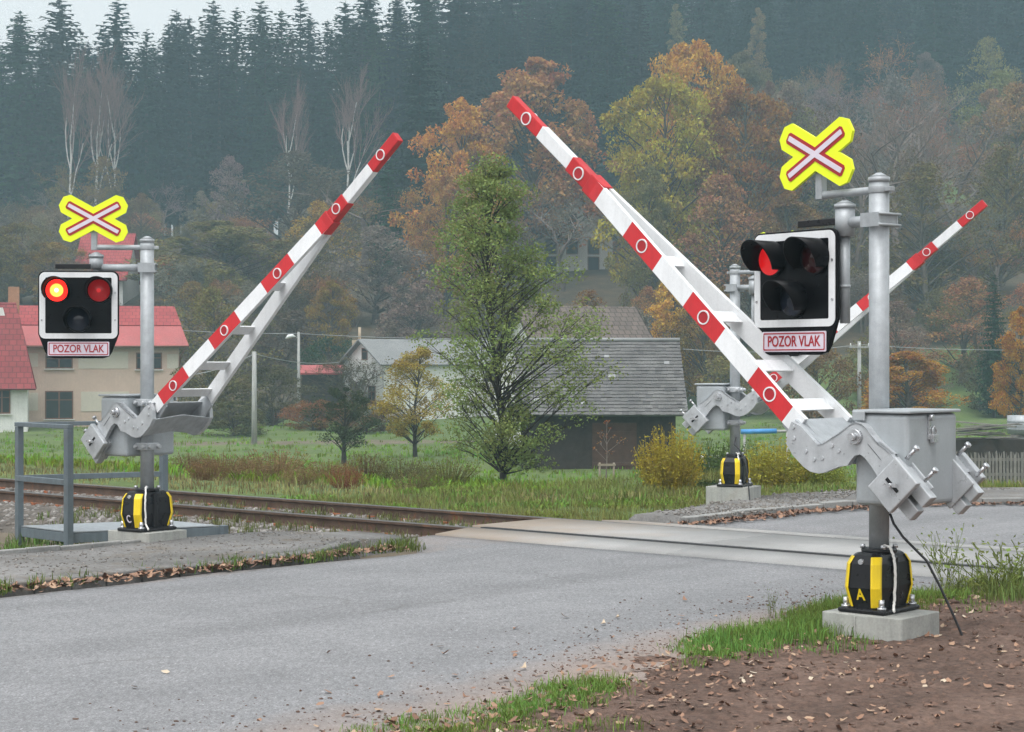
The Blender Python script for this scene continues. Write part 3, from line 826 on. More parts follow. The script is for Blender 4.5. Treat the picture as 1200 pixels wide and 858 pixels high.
    def octo(w, h, c): return [(w / 2, -h / 2 + c), (w / 2, h / 2 - c), (w / 2 - c, h / 2), (-w / 2 + c, h / 2), (-w / 2, h / 2 - c), (-w / 2, -h / 2 + c)]
    outline = rrect(BW, BH + .0, .06, 6)
    top = [p for p in outline if p[1] > -BH / 2 + .061]
    bot = [(-BW / 2, -.27), (-.315, -.44), (-.285, -.485), (-.23, -.502), (.23, -.502), (.285, -.485), (.315, -.44), (BW / 2, -.27)]
    mb = MB(); mb.prism(top + bot, -.02, .012, 'y')
    mb.prism([(-.30, -.27), (-.30, .27), (.30, .27), (.30, -.27)], .0125, .16, 'y')
    bd = mb.build('light_board', M['blackmat'], root, loc=L(-.63, .10, 2.325), rot=(0, 0, a), bevel=.006)
    q = MB(); q.ringplate(rrect(BW - .025, BH - .025, .055, 6), rrect(BW - .135, BH - .125, .012, 6), -.0255, -.0205, 'y'); q.build('white_border', M['white'], bd)
    q = MB(); 
    for sz in (.12, -.14):
        for sx in (-.343, .343): q.cyl((sx, -.0256, sz), (sx, -.030, sz), .009, .009, 8)
    split_parts(q.build('rivet', M['bolt'], bd))
    q = MB(); q.prism(rrect(.575, .135, .008, 2, 0, -.412), -.026, -.0205, 'y'); q.build('text_plate', M['film'], bd)
    q = MB(); q.ringplate(rrect(.555, .117, .008, 2, 0, -.412), rrect(.539, .101, .006, 2, 0, -.412), -.0285, -.0265, 'y'); q.build('plate_border', M['darkred'], bd)
    lt = text_mb('POZOR VLAK', .118, .60, .0012)
    o_ = lt.build('lettering', M['darkred'], bd); o_.location = (0, -.0285, -.413)
    xw = max(v.co.x for v in o_.data.vertices) - min(v.co.x for v in o_.data.vertices)
    zw = max(v.co.z for v in o_.data.vertices) - min(v.co.z for v in o_.data.vertices)
    o_.scale = (.475 / xw, 1, .073 / zw)
    for (lx, lz, kind) in ((-.198, .142, lamps[0]), (.195, .142, lamps[1]), (0.0, -.135, 'lamp_white')):
        q = MB(); r0 = .105
        q.cyl((lx, -.0205, lz), (lx, -.045, lz), r0 + .015, r0 + .012, 28, caps=True); q.build('lamp_rim', M['blackmat'], bd)
        q = MB()                                          # domed lens, sitting proud of its rim
        seg, rg = 28, 5
        vs = [(lx, -.0755, lz)]; fs = []
        for j in range(1, rg + 1):
            rr = r0 * j / rg
            for s in range(seg):
                w = 2 * math.pi * s / seg; vs.append((lx + rr * math.cos(w), -.0455 - .03 * (1 - (j / rg) ** 2), lz + rr * math.sin(w)))
        mi = []
        for s in range(seg): q.add([vs[0], vs[1 + s], vs[1 + (s + 1) % seg]], [(0, 1, 2)], 2, smooth=True)
        for j in range(rg - 1):
            for s in range(seg):
                A = 1 + j * seg
                q.add([vs[A + s], vs[A + seg + s], vs[A + seg + (s + 1) % seg], vs[A + (s + 1) % seg]], [(0, 1, 2, 3)], 1 if j < 2 else 0, smooth=True)
        mats = {'on': [M['lamp_on'], M['lamp_core'], M['lamp_hot']], 'glow': [M['lamp_glow']] * 3, 'dim': [M['lamp_dim'], M['lamp_dim'], M['lamp_glow']],
                'off': [M['lamp_off']] * 3, 'lamp_white': [M['lamp_white']] * 3}[kind]
        q.build('lamp_lens', mats, bd)
        q = MB(); ro, ri = r0 + .022, r0 + .014; segs = 22    # tubular visor cut away below
        vs = []; fs = []
        for s in range(segs + 1):
            w = R(-35 + 250 * s / segs); ln = .04 + .18 * (0.5 + 0.5 * math.sin(w)) ** .7
            for rr in (ro, ri):
                for yy in (-.030, -.030 - ln): vs.append((lx + rr * math.cos(w), yy, lz + rr * math.sin(w)))
        for s in range(segs):
            b0, b1 = s * 4, (s + 1) * 4
            fs += [(b0, b0 + 1, b1 + 1, b1), (b0 + 2, b1 + 2, b1 + 3, b0 + 3), (b0 + 1, b0 + 3, b1 + 3, b1 + 1)]
        fs += [(0, 2, 3, 1), (segs * 4, segs * 4 + 1, segs * 4 + 3, segs * 4 + 2)]
        q.add(vs, fs, 0, None, True); q.build('lamp_visor', M['blackmat'], bd)
    # gearbox --------------------------------------------------------------
    mb = MB(); mb.prism([(-.08, -.19), (-.08, .43), (-.455, .43), (-.455, -.19)], .885, 1.455, 'z')
    gb = mb.build('gearbox', M['greypaint'], root, bevel=.03, seg=3)
    q = MB(); q.prism([(-.07, -.20), (-.07, .445), (-.475, .445), (-.475, -.20)], 1.458, 1.478, 'z'); q.box((-.12, .449, 1.44), (.09, .014, .06)); q.build('lid', M['greypaint'], gb, bevel=.008)
    q = MB(); q.box((-.462, .18, 1.36), (.012, .035, .13)); q.cyl((-.457, .18, 1.43), (-.49, .18, 1.43), .02, .02, 12)
    q.box((-.475, .145, 1.30), (.03, .06, .05)); q.tube([(-.475, .125, 1.32), (-.475, .125, 1.36), (-.475, .145, 1.375), (-.475, .165, 1.36), (-.475, .165, 1.32)], .006); q.build('padlock', M['bolt'], gb, bevel=.004)
    q = MB()
    for zz in (.98, 1.40):
        q.box((.0, .0, zz), (.17, .17, .07)); 
        for sy in (-.055, .055): q.cyl((.08, sy, zz), (.125, sy, zz), .022, .022, 10); q.cyl((.04 * 0 + sy, -.08, zz), (sy, -.12, zz), .02, .02, 10)
    split_parts(q.build('post_clamp', M['alu'], root, bevel=.01))
    # drive shaft, yoke arms, counterweights, boom (all turn about the pin) ---
    def turn(o):
        if tilt:
            ct, st = math.cos(tilt), math.sin(tilt)
            o.location = (PIN[0] - (ct * PIN[0] + st * PIN[1]), 0, PIN[1] - (-st * PIN[0] + ct * PIN[1])); o.rotation_euler = (0, tilt, 0)
        return o
    VA, VB = .485, -.245                       # arm planes
    for v, sg in ((VA, 1), (VB, -1)):
        mb = MB(); pts = [(PIN[0] + p[0], PIN[1] + p[1]) for p in ARM]
        mb.prism(pts, v - .022, v + .022, 'y')
        # flange along the upper edge
        for i in list(range(22, 33)):
            p, q_ = Vector(pts[i]), Vector(pts[(i + 1) % len(pts)])
            if (q_ - p).length < 1e-4: continue
            nn_ = Vector((-(q_ - p).y, (q_ - p).x)).normalized() * .012
            mb.prism([tuple(p), tuple(q_), tuple(q_ + nn_ * -1), tuple(p + nn_ * -1)], v - .055 if sg > 0 else v - .022, v + .022 if sg > 0 else v + .055, 'y')
        arm = turn(mb.build('yoke_arm', M['alu'], root, bevel=.006))
        q = MB(); q.cyl((PIN[0], v + sg * .02, PIN[1]), (PIN[0], v + sg * .05, PIN[1]), .05, .046, 18); q.cyl((PIN[0], v + sg * .05, PIN[1]), (PIN[0], v + sg * .085, PIN[1]), .026, .024, 6)
        q.cyl((PIN[0], v - sg * .02, PIN[1]), (PIN[0], v - sg * .09, PIN[1]), .06, .06, 18)
        split_parts(q.build('pivot_bolt', M['bolt'], arm))
        q = MB()
        for bx_, bz_ in ((.455, .05), (.45, -.02), (.36, -.10), (.24, -.14), (.12, -.09), (.17, -.06), (.30, -.15)):
            q.cyl((PIN[0] + bx_, v + sg * .022, PIN[1] + bz_), (PIN[0] + bx_, v + sg * .03, PIN[1] + bz_), .014, .012, 8)
        q.prism([(PIN[0] - .10, PIN[1] - .055), (PIN[0] - .085, PIN[1] - .042), (PIN[0] - .165, PIN[1] - .125), (PIN[0] - .18, PIN[1] - .138)], v + sg * .0225, v + sg * .0255, 'y', 1)
        split_parts(q.build('arm_rivet', [M['alu'], M['blackp']], arm))
        # counterweight slab with slot and wing bolt, and the sliding weights behind it
        cw = MB(); c0 = Vector((PIN[0] - .285, PIN[1] - .285)); d1 = Vector((-.70, -.72)).normalized(); d2 = Vector((-d1.y, d1.x))
        def quad(c, l, w): return [tuple(c + d1 * a_ * l + d2 * b_ * w) for a_, b_ in ((-.5, -.5), (.5, -.5), (.5, .5), (-.5, .5))]
        cw.prism(quad(c0, .22, .27), v + sg * .0225, v + sg * .075, 'y')
        cwo = turn(cw.build('counterweight', M['alu'], root, bevel=.008))
        q = MB()
        for off, wd in ((-.055, .09), (.065, .09)):
            q.prism(quad(c0 + d1 * .055 + d2 * off, .29, wd), v - sg * .10, v - sg * .0225, 'y')
        q.prism(quad(c0 + d1 * .03 - d2 * .0, .22, .24), v - sg * .115, v - sg * .1005, 'y')
        split_parts(q.build('sliding_weight', M['alu'], cwo, bevel=.006))
        q = MB(); q.prism(quad(c0, .012 + .10, .022), v + sg * .0755, v + sg * .078, 'y', 1)
        ctr = (c0.x, c0.y)
        q.cyl((ctr[0], v + sg * .075, ctr[1]), (ctr[0], v + sg * .12, ctr[1]), .014, .014, 8)
        q.box((ctr[0], v + sg * .105, ctr[1]), (.09, .012, .022))
        for k_ in (-.09, .09):
            e0 = c0 + d2 * -.13 + d1 * k_; e1 = e0 - d2 * .09
            q.cyl((e0.x, v - sg * .04, e0.y), (e1.x, v - sg * .04, e1.y), .012, .012, 8); q.cyl((e1.x, v - sg * .04, e1.y), ((e1 - d2 * .02).x, v - sg * .04, (e1 - d2 * .02).y), .022, .02, 6)
        split_parts(q.build('adjusting_bolt', [M['bolt'], M['blackp']], cwo))
    mb = MB(); mb.cyl((PIN[0], VB + .02, PIN[1]), (PIN[0], VA - .02, PIN[1]), .045, .045, 20); turn(mb.build('drive_shaft', M['alu'], root))
    # cross cradle between the arms: bent plate plus two end cheeks
    mb = MB(); vm = (VA + VB) / 2
    def P3(du, v, dz): return (PIN[0] + du, v, PIN[1] + dz)
    for (u0, z0_, u1, z1_, thk) in ((.275, -.06, .475, .09, .012), (.50, -.055, .33, -.215, .012)):
        dirv = Vector((u1 - u0, z1_ - z0_)).normalized(); nn_ = Vector((-dirv.y, dirv.x)) * thk
        mid = Vector((0, 0)); lift = -.035 if thk and u0 == .50 else 0
        vs = []
        for v in (VB + .02, vm, VA - .02):
            lz = 0 if v != vm else lift * -1
            for (uu, zz) in ((u0, z0_), (u1, z1_), (u1 + nn_.x, z1_ + nn_.y), (u0 + nn_.x, z0_ + nn_.y)):
                vs.append(P3(uu, v, zz + lz))
        fs = []
        for i in range(2):
            for k_ in range(4): fs.append((i * 4 + k_, i * 4 + (k_ + 1) % 4, (i + 1) * 4 + (k_ + 1) % 4, (i + 1) * 4 + k_))
        fs += [(3, 2, 1, 0), (8, 9, 10, 11)]
        mb.add(vs, fs)
    for v in (VA - .075, VB + .075):
        mb.prism([(PIN[0] + .28, PIN[1] - .05), (PIN[0] + .50, PIN[1] - .05), (PIN[0] + .60, PIN[1] + .06), (PIN[0] + .55, PIN[1] + .17), (PIN[0] + .43, PIN[1] + .10)], v - .012, v + .012, 'y')
    turn(mb.build('boom_cradle', M['galv'], root, bevel=.004))
    # boom: two legs meeting under a sleeve, single tip; striped on the outer faces
    be = Vector((.41, 1.440)); de = Vector((math.cos(BE), math.sin(BE))); pe = Vector((-de.y, de.x))
    seg = .389; LT = seg * 9
    def pt(s, h): q_ = be + de * s + pe * h; return (q_.x, q_.y)
    boom = MB(); mats = [M['white'], M['red']]
    def vleg(s, sg):                            # centre line of each leg
        w = max(0, min(1, 1 - s / (seg * 6.35)))
        return vm + sg * (.025 + .275 * w * (rear if sg < 0 else 1))
    hb = .066
    for sg in (1, -1):
        bnds = [-.12] + [seg * i for i in range(0, 7)] + [seg * 6.35]
        for i in range(len(bnds) - 1):
            s0, s1 = bnds[i], bnds[i + 1]
            mi = 0 if i == 0 else (1 if (i - 1) % 2 == 0 else 0)
            v0, v1 = vleg(max(s0, 0), sg), vleg(s1, sg)
            vs = []
            for s_, v_ in ((s0, v0), (s1, v1)):
                for (h, w) in ((-hb, 0), (hb, 0), (hb, -.042), (-hb, -.042)):
                    a_, c_ = pt(s_, h); vs.append((a_, v_ + sg * .021 + sg * w, c_))
            boom.add(vs, [(0, 1, 5, 4)], mi)
            boom.add(vs, [(2, 3, 7, 6)], 0)
            boom.add(vs, [(1, 2, 6, 5), (3, 0, 4, 7)], 0)
            if i == 0: boom.add(vs, [(3, 2, 1, 0)], 0)
    bo = turn(boom.build('boom', mats, root))
    q = MB()
    for s0, s1, hh, vv, mi in ((seg * 6.02, seg * 6.42, .074, .052, 1), (seg * 6.42, seg * 7, .060, .044, 1), (seg * 7, seg * 8, .052, .035, 0), (seg * 8, LT, .050, .035, 1)):
        vs = []
        for s_ in (s0, s1):
            for (h, w) in ((-hh, vv), (hh, vv), (hh, -vv), (-hh, -vv)):
                a_, c_ = pt(s_, h); vs.append((a_, vm + w, c_))
        q.add(vs, [(0, 1, 5, 4), (1, 2, 6, 5), (2, 3, 7, 6), (3, 0, 4, 7), (3, 2, 1, 0), (4, 5, 6, 7)], mi)
    q.build('boom_tip', mats, bo, bevel=.006)
    for s_ in (seg * 0.15, seg * 1.15, seg * 2.45, seg * 4.0):      # rungs
        q = MB(); v1, v0 = vleg(s_, 1) - .021, vleg(s_, -1) + .021
        vs = []
        for v_ in (v0, v1):
            for (a_, h) in ((s_ - .055, .02), (s_ + .055, .02), (s_ + .055, .03), (s_ - .055, .03)):
                uu, zz = pt(a_, h); vs.append((uu, v_, zz))
        q.add(vs, [(0, 1, 2, 3), (7, 6, 5, 4), (0, 4, 5, 1), (1, 5, 6, 2), (2, 6, 7, 3), (3, 7, 4, 0)])
        q.build('rung', M['white'], bo)
    for i in (0, 2, 4, 6, 8):
        for sg in (1, -1):
            s_ = seg * (i + .5) if i < 8 else seg * 8.42
            v_ = (vleg(s_, sg) + sg * .0215) if i < 6 else vm + sg * (.0445 if i == 6 else .0355)
            if i == 6: s_ = seg * 6.68
            uu, zz = pt(s_, 0)
            q = MB(); seg_n = 22
            outer = [(uu + .049 * math.cos(2 * math.pi * k_ / seg_n), zz + .049 * math.sin(2 * math.pi * k_ / seg_n)) for k_ in range(seg_n)]
            inner = [(uu + .040 * math.cos(2 * math.pi * k_ / seg_n), zz + .040 * math.sin(2 * math.pi * k_ / seg_n)) for k_ in range(seg_n)]
            h0, h1 = sorted((v_ - sg * .004, v_ + sg * .008))
            q.ringplate(outer, inner, h0, h1, 'y', 0)
            h0, h1 = sorted((v_ - sg * .004, v_ + sg * .004))
            q.prism(inner, h0, h1, 'y', 1)
            q.build('reflector', [M['white'], M['darkred']], bo)
    return root

A_ = machine('nearest barrier, on the bare soil right of the road, its boom raised to the left over the road and yellow letter A on its foot',
        2.365, 11.93, 0.0, math.atan2(.665, -.747), R(-52), 'A', ('glow', 'off'), .29, rear=.78)
C_ = machine('barrier beside the steel railing left of the road, its left red lamp brightly lit and letter C on its foot',
        -3.497, 17.75, 0.0, R(-37), R(5), 'C', ('on', 'dim'), .48, tube_long=False)
B_ = machine('most distant barrier, across the track beside the yellow bushes, its light board hidden behind the nearest one',
        2.83, 23.5, 0.05, R(-25), R(138), None, ('off', 'off'), .29, tilt=R(1.2), cross_d=.62)
A_['label'] = 'nearest barrier, on bare soil, boom raised to the left, yellow letter A on its foot'
C_['label'] = 'barrier beside the steel railing left of the road, left red lamp brightly lit'
B_['label'] = 'most distant barrier, across the track beside the yellow bushes'

# rope and cable on each foot (parts of their barrier)
def to_local(root, p):
    return root.matrix_world.inverted() @ Vector(p)
bpy.context.view_layer.update()
def rope(root, a_ang, r_=.20):
    """white string hanging down the foot housing at local angle a_ang"""
    c, s = math.cos(a_ang), math.sin(a_ang)
    pts = [(c * .07, s * .07, .60), (c * .15, s * .15, .595), (c * .20, s * .20, .53), (c * .215, s * .215, .45), (c * .205, s * .205, .33), (c * .20, s * .20, .25), (c * .235 + .01, s * .235 + .02, .214), (c * .27 + .02, s * .27 + .03, .20)]
    sm = []
    for i in range(len(pts) - 1):
        for k_ in range(5):
            w = k_ / 5; sm.append(tuple(pts[i][j] * (1 - w) + pts[i + 1][j] * w + (random.uniform(-.003, .003) if j < 2 else 0) for j in range(3)))
    mb = MB(); mb.tube(sm, .009, 6); mb.build('white_string', M['rope'], root)
def local_dir(root, wx, wy):
    a = -root.rotation_euler.z; return math.atan2(wx * math.sin(a) + wy * math.cos(a), wx * math.cos(a) - wy * math.sin(a))
rope(A_, local_dir(A_, .30, -1)); rope(C_, local_dir(C_, .12, -1)); rope(B_, local_dir(B_, .1, -1))
def cable(root, pts):
    mb = MB(); lp_ = [to_local(root, p) for p in pts]
    sm = []
    for i in range(len(lp_) - 1):
        for k_ in range(4): sm.append(lp_[i].lerp(lp_[i + 1], k_ / 4))
    sm.append(lp_[-1]); mb.tube(sm, .0085, 7); mb.build('black_cable', M['cable'], root)
cable(A_, [(2.36 + .07, 11.90, .80), (2.36 + .085, 11.86, .74), (2.36 + .13, 11.78, .66), (2.62, 11.70, .52), (2.70, 11.68, .36), (2.78, 11.66, .18), (2.83, 11.65, .06), (2.86, 11.63, -.03)])
cable(B_, [(2.83, 23.38, .85), (2.80, 23.32, .76), (2.86, 23.28, .70), (2.94, 23.22, .5), (2.96, 23.2, .3), (2.97, 23.15, .1), (2.97, 23.1, -.02)])

# ---------------------------------------------------------------- railed steel platform beside barrier C
pr = tag(empty('service_platform', (-4.2, 20.1, 0)), 'blue grey steel platform with a railing, behind the left barrier', 'platform')
PA, PB, PC, PD = Vector((-5.38, 20.3, 0)), Vector((-4.64, 19.55, 0)), Vector((-3.22, 20.35, 0)), Vector((-3.95, 21.05, 0))
o_ = Vector((-4.2, 20.1, 0))
def lp3(p, z): return (p.x - o_.x, p.y - o_.y, z)
mb = MB(); mb.prism([(p.x - o_.x, p.y - o_.y) for p in (PB, PC, PD, PA)], -.012, 0.0, 'z'); mb.build('deck', M['deck'], pr)
def bar(name, a, za, b, zb, w, h):
    mb = MB(); A3, B3 = Vector(lp3(a, za)), Vector(lp3(b, zb)); d = B3 - A3; yaw = math.atan2(d.y, d.x)
    mb.box(((A3 + B3) / 2), (d.length, w, h), rot=Matrix.Rotation(yaw, 3, 'Z')); mb.build(name, M['steel_paint'], pr, bevel=.004)
for a, b in ((PA, PB), (PB, PC), (PC, PD), (PD, PA)):
    bar('edge_beam', a, -.07, b, -.07, .012, .10)
def postbar(p, z0, z1, w=.07, d=.07):
    mb = MB(); yaw = math.atan2(-.75, .74)
    mb.box(Vector(lp3(p, (z0 + z1) / 2)), (w, d, z1 - z0), rot=Matrix.Rotation(yaw, 3, 'Z')); mb.build('railing_post', M['steel_paint'], pr, bevel=.004)
postbar(PA + Vector((-.03, .03, 0)), -.5, 1.085); postbar(PB + Vector((-.03, -.05, 0)), -.5, 1.085, .085); postbar(PD + Vector((-.02, .05, 0)), -.5, 1.085, .08); postbar(PC + Vector((.05, .0, 0)), -.5, 0.0, .09)
bar('handrail', PA + Vector((-.06, .06, 0)), 1.11, PB + Vector((.0, -.08, 0)), 1.11, .07, .045)
bar('handrail', PA + Vector((-.06, .06, 0)), 1.11, PD + Vector((.03, .08, 0)), 1.11, .07, .045)
bar('midrail', PA + Vector((-.06, .03, 0)), .52, PB + Vector((-.04, -.02, 0)), .52, .045, .06)
bar('midrail', PA + Vector((-.0, .05, 0)), .52, PD + Vector((-.05, .06, 0)), .52, .045, .06)
# ---------------------------------------------------------------- plant generators
def tubes_np(paths, sides=5):
    vs = []; fs = []; o = 0
    for pts, rad in paths:
        pts = np.asarray(pts, float); n = len(pts)
        d = np.gradient(pts, axis=0); d /= np.linalg.norm(d, axis=1, keepdims=True) + 1e-9
        ref = np.array([0, 0, 1.0]) if abs(d[0][2]) < .8 else np.array([1.0, 0, 0])
        a = np.cross(d, ref); a /= np.linalg.norm(a, axis=1, keepdims=True) + 1e-9
        b = np.cross(d, a)
        sd = sides if rad[0] > 0.03 else 3
        w = np.arange(sd) * 2 * math.pi / sd
        ring = pts[:, None] + (a[:, None] * np.cos(w)[None, :, None] + b[:, None] * np.sin(w)[None, :, None]) * np.asarray(rad)[:, None, None]
        vs.append(ring.reshape(-1, 3))
        i = (np.arange(n - 1)[:, None] * sd + np.arange(sd)[None]).ravel()
        j = (np.arange(n - 1)[:, None] * sd + (np.arange(sd)[None] + 1) % sd).ravel()
        fs.append(np.stack([i, j, j + sd, i + sd], 1) + o); o += n * sd
    return np.concatenate(vs), np.concatenate(fs)

def leaf_quads(pos, size, rng, up=0.35, aspect=0.62):
    k = len(pos)
    nrm = rng.normal(0, 1, (k, 3)); nrm[:, 2] = np.abs(nrm[:, 2]) + up; nrm /= np.linalg.norm(nrm, axis=1, keepdims=True)
    r = rng.normal(0, 1, (k, 3)); a = np.cross(nrm, r); a /= np.linalg.norm(a, axis=1, keepdims=True)
    b = np.cross(nrm, a)
    s = (size * rng.uniform(.6, 1.35, k))[:, None]
    fold = nrm * s * rng.uniform(-.15, .25, (k, 1))
    v = np.stack([pos - a * s * .5, pos + b * s * .5 * aspect + fold, pos + a * s * .5, pos - b * s * .5 * aspect + fold], 1)
    f = np.arange(k * 4).reshape(k, 4)
    return v.reshape(-1, 3), f

def crown_profile(kind, f):
    if kind == 'round': return max(0.05, 1 - abs(2 * f - .9) ** 2.4 / 1.3) ** .6
    if kind == 'egg': return math.sin(math.pi * min(1, .12 + .88 * f) ** .8) ** .7
    if kind == 'cone': return max(.06, (1 - f) ** .75)
    if kind == 'alder': return float(np.interp(f, [0, .08, .2, .45, .7, .9, 1], [.55, .85, 1.0, .95, .78, .55, .25]))
    return 1

def make_decid(name, seed, H, Rr, base, nclump, nleaf, leaf, trunk_r, kind='egg', clump=.24, bark='bark', leafmat='leaf', stems=1, up=.35, ragged=1.0):
    """tree or shrub > trunk, crown; returns the thing's Empty"""
    rng = np.random.default_rng(seed)
    paths = []; leaves = []
    nst = stems
    trunks = []
    for s in range(nst):
        a0 = rng.uniform(0, 6.28)
        lean = (0.06 if nst == 1 else .33) * H
        off = np.array([math.cos(a0), math.sin(a0), 0]) * (0 if nst == 1 else .06 * H * .3)
        z = np.linspace(-.25, H * (.9 if nst == 1 else rng.uniform(.6, .85)), 9)
        w = np.clip(z / H, 0, 1)
        px = off[0] + math.cos(a0) * lean * w ** 1.3 + .025 * H * np.sin(w * 5 + a0) * w; py = off[1] + math.sin(a0) * lean * w ** 1.3 + .025 * H * np.cos(w * 6 + a0) * w
        tr = np.stack([px, py, z], 1); trunks.append(tr)
        rr = trunk_r * (1 - .92 * w) * (1 + .5 * np.exp(-w * 25)) / math.sqrt(nst)
        paths.append((tr, np.maximum(rr, .008)))
    lob = rng.uniform(0, 6.28, 3)
    for k in range(nclump):
        f = (k + rng.uniform(0, 1)) / nclump
        ang = rng.uniform(0, 6.28)
        prof = crown_profile(kind, f)
        rad = Rr * prof * math.sqrt(rng.uniform(.12, 1.0)) * (1 + ragged * (.22 * math.sin(2 * ang + lob[0] + 5 * f * (ragged - 1)) + .15 * math.sin(3 * ang + lob[1]) + .12 * math.sin(7 * f + lob[2]) + (ragged - 1) * rng.uniform(-.5, .35)))
        c = np.array([rad * math.cos(ang), rad * math.sin(ang), base + f * (H - base) * (1 - .03 * rng.uniform())])
        tr = trunks[rng.integers(nst)]
        hz = min(max(c[2] - (rad * rng.uniform(.35, .8) + .05 * H), base * .55), H * .86)
        i = np.searchsorted(tr[:, 2], hz); i = min(max(i, 1), len(tr) - 1)
        w = (hz - tr[i - 1, 2]) / (tr[i, 2] - tr[i - 1, 2] + 1e-6); w = min(max(w, 0), 1)
        p0 = tr[i - 1] * (1 - w) + tr[i] * w
        c = c + np.array([p0[0], p0[1], 0]) * .8
        mid = (p0 + c) / 2 + rng.normal(0, .06 * Rr, 3) + np.array([0, 0, .06 * Rr])
        s = np.linspace(0, 1, 5)[:, None]
        pts = p0 * (1 - s) ** 2 + 2 * mid * s * (1 - s) + c * s ** 2
        ln = np.linalg.norm(c - p0)
        r0 = min(trunk_r * .33, .010 + ln * .016)
        paths.append((pts, np.linspace(r0, max(.006, r0 * .25), 5)))
        cs = clump * Rr * rng.uniform(.65, 1.35) * (.55 + .45 * prof)
        nl = int(nleaf / nclump * rng.uniform(.45, 1.6))
        g = rng.normal(0, 1, (nl, 3)); g *= (rng.uniform(.2, 1, (nl, 1)) ** .5) / (np.linalg.norm(g, axis=1, keepdims=True) + .35) * 1.25
        lp_ = c + g * cs * np.array([1.1, 1.1, .72])
        leaves.append(lp_)
        for q in range(3):
            e = lp_[rng.integers(nl)] if nl else c
            m_ = (pts[3] + e) / 2 + rng.normal(0, .05 * cs, 3)
            paths.append((np.stack([pts[3], m_, e]), np.array([max(.005, r0 * .3), .005, .003])))
    root = empty(name, (0, 0, 0))
    v, f = tubes_np(paths)
    tr = npmesh('trunk', v, f, M[bark], smooth=True, parent=root, attrs={'tint': ('FACE', np.full(len(f), .5))})
    L = np.concatenate(leaves); L = L[L[:, 2] > .05]
    v, f = leaf_quads(L, leaf, rng, up)
    cr = npmesh('crown', v, f, M[leafmat], parent=root, attrs={'tint': ('FACE', rng.uniform(0, 1, len(f)))})
    return root

def grow(paths, p, d, ln, r, lvl, rng, maxl, up=.25, spread=.75, nb=(3, 5), keep=None):
    n = 5; pts = [p]; q = p.copy(); dd = d.copy()
    for i in range(n - 1):
        dd = dd + rng.normal(0, .10, 3) + np.array([0, 0, up * .18]); dd /= np.linalg.norm(dd)
        q = q + dd * ln / (n - 1); pts.append(q)
    paths.append((np.array(pts), np.linspace(r, max(r * .45, .0045), n)))
    if keep is not None and lvl >= maxl - 1: keep.extend(pts[2:])
    if lvl >= maxl: return
    k = rng.integers(nb[0], nb[1] + 1)
    for i in range(k):
        w = .35 + .65 * (i + rng.uniform(.3, 1)) / k if lvl else .40 + .60 * (i + rng.uniform(0, 1)) / k
        j = min(int(w * (n - 1)), n - 2); f = w * (n - 1) - j
        b = pts[j] * (1 - f) + pts[min(j + 1, n - 1)] * f
        a = rng.normal(0, 1, 3); a -= dd * a.dot(dd); a /= np.linalg.norm(a) + 1e-6
        nd = dd * (1 - spread * .35) + a * spread; nd /= np.linalg.norm(nd)
        grow(paths, b, nd, ln * rng.uniform(.48, .68) * (1.05 - .3 * w * (lvl == 0)), r * .48, lvl + 1, rng, maxl, up, spread, nb, keep)

def make_bare(name, seed, H, trunk_r, maxl=4, bark='greybark', up=.25, spread=.75, nb=(4, 6), stems=1, trunkf=.72, leafn=0, leaf=.2, twig='greybark', minr=.0, thick_r=.028):
    rng = np.random.default_rng(seed)
    thick = []; keep = []
    paths = []
    for s in range(stems):
        a = rng.uniform(0, 6.28); d = np.array([math.cos(a) * .10 * (stems > 1) * 2 + rng.normal(0, .02), math.sin(a) * .10 * (stems > 1) * 2, 1.0]); d /= np.linalg.norm(d)
        grow(paths, np.array([0.12 * s, 0, -.3]), d, H * trunkf, trunk_r / math.sqrt(stems), 0, rng, maxl, up, spread, nb, keep)
    if minr: paths = [(p, np.maximum(r, minr)) for p, r in paths]
    zmax = max(p[:, 2].max() for p, r in paths); k = H / zmax
    paths = [(p * k, r) for p, r in paths]; keep = [q * k for q in keep]
    root = empty(name, (0, 0, 0))
    big = [q for q in paths if q[1][0] > thick_r]; small = [q for q in paths if q[1][0] <= thick_r]
    v, f = tubes_np(big if big else paths[:1])
    npmesh('trunk', v, f, M[bark], smooth=True, parent=root)
    vv, ff = [], []; o = 0; ti = []; mi = []
    if small:
        v, f = tubes_np(small); vv.append(v); ff.append(f); o += len(v); ti.append(rng.uniform(.3, .7, len(f)))
    if leafn and keep:
        K = np.array(keep); L = K[rng.integers(0, len(K), leafn)] + rng.normal(0, .10 + leaf * .5, (leafn, 3))
        v, f = leaf_quads(L, leaf, rng); vv.append(v); ff.append(f + o); ti.append(rng.uniform(0, 1, len(f)))
    if vv:
        npmesh('crown', np.concatenate(vv), np.concatenate(ff), M['twig'] if not leafn else M['leaf'], parent=root, attrs={'tint': ('FACE', np.concatenate(ti))})
    return root

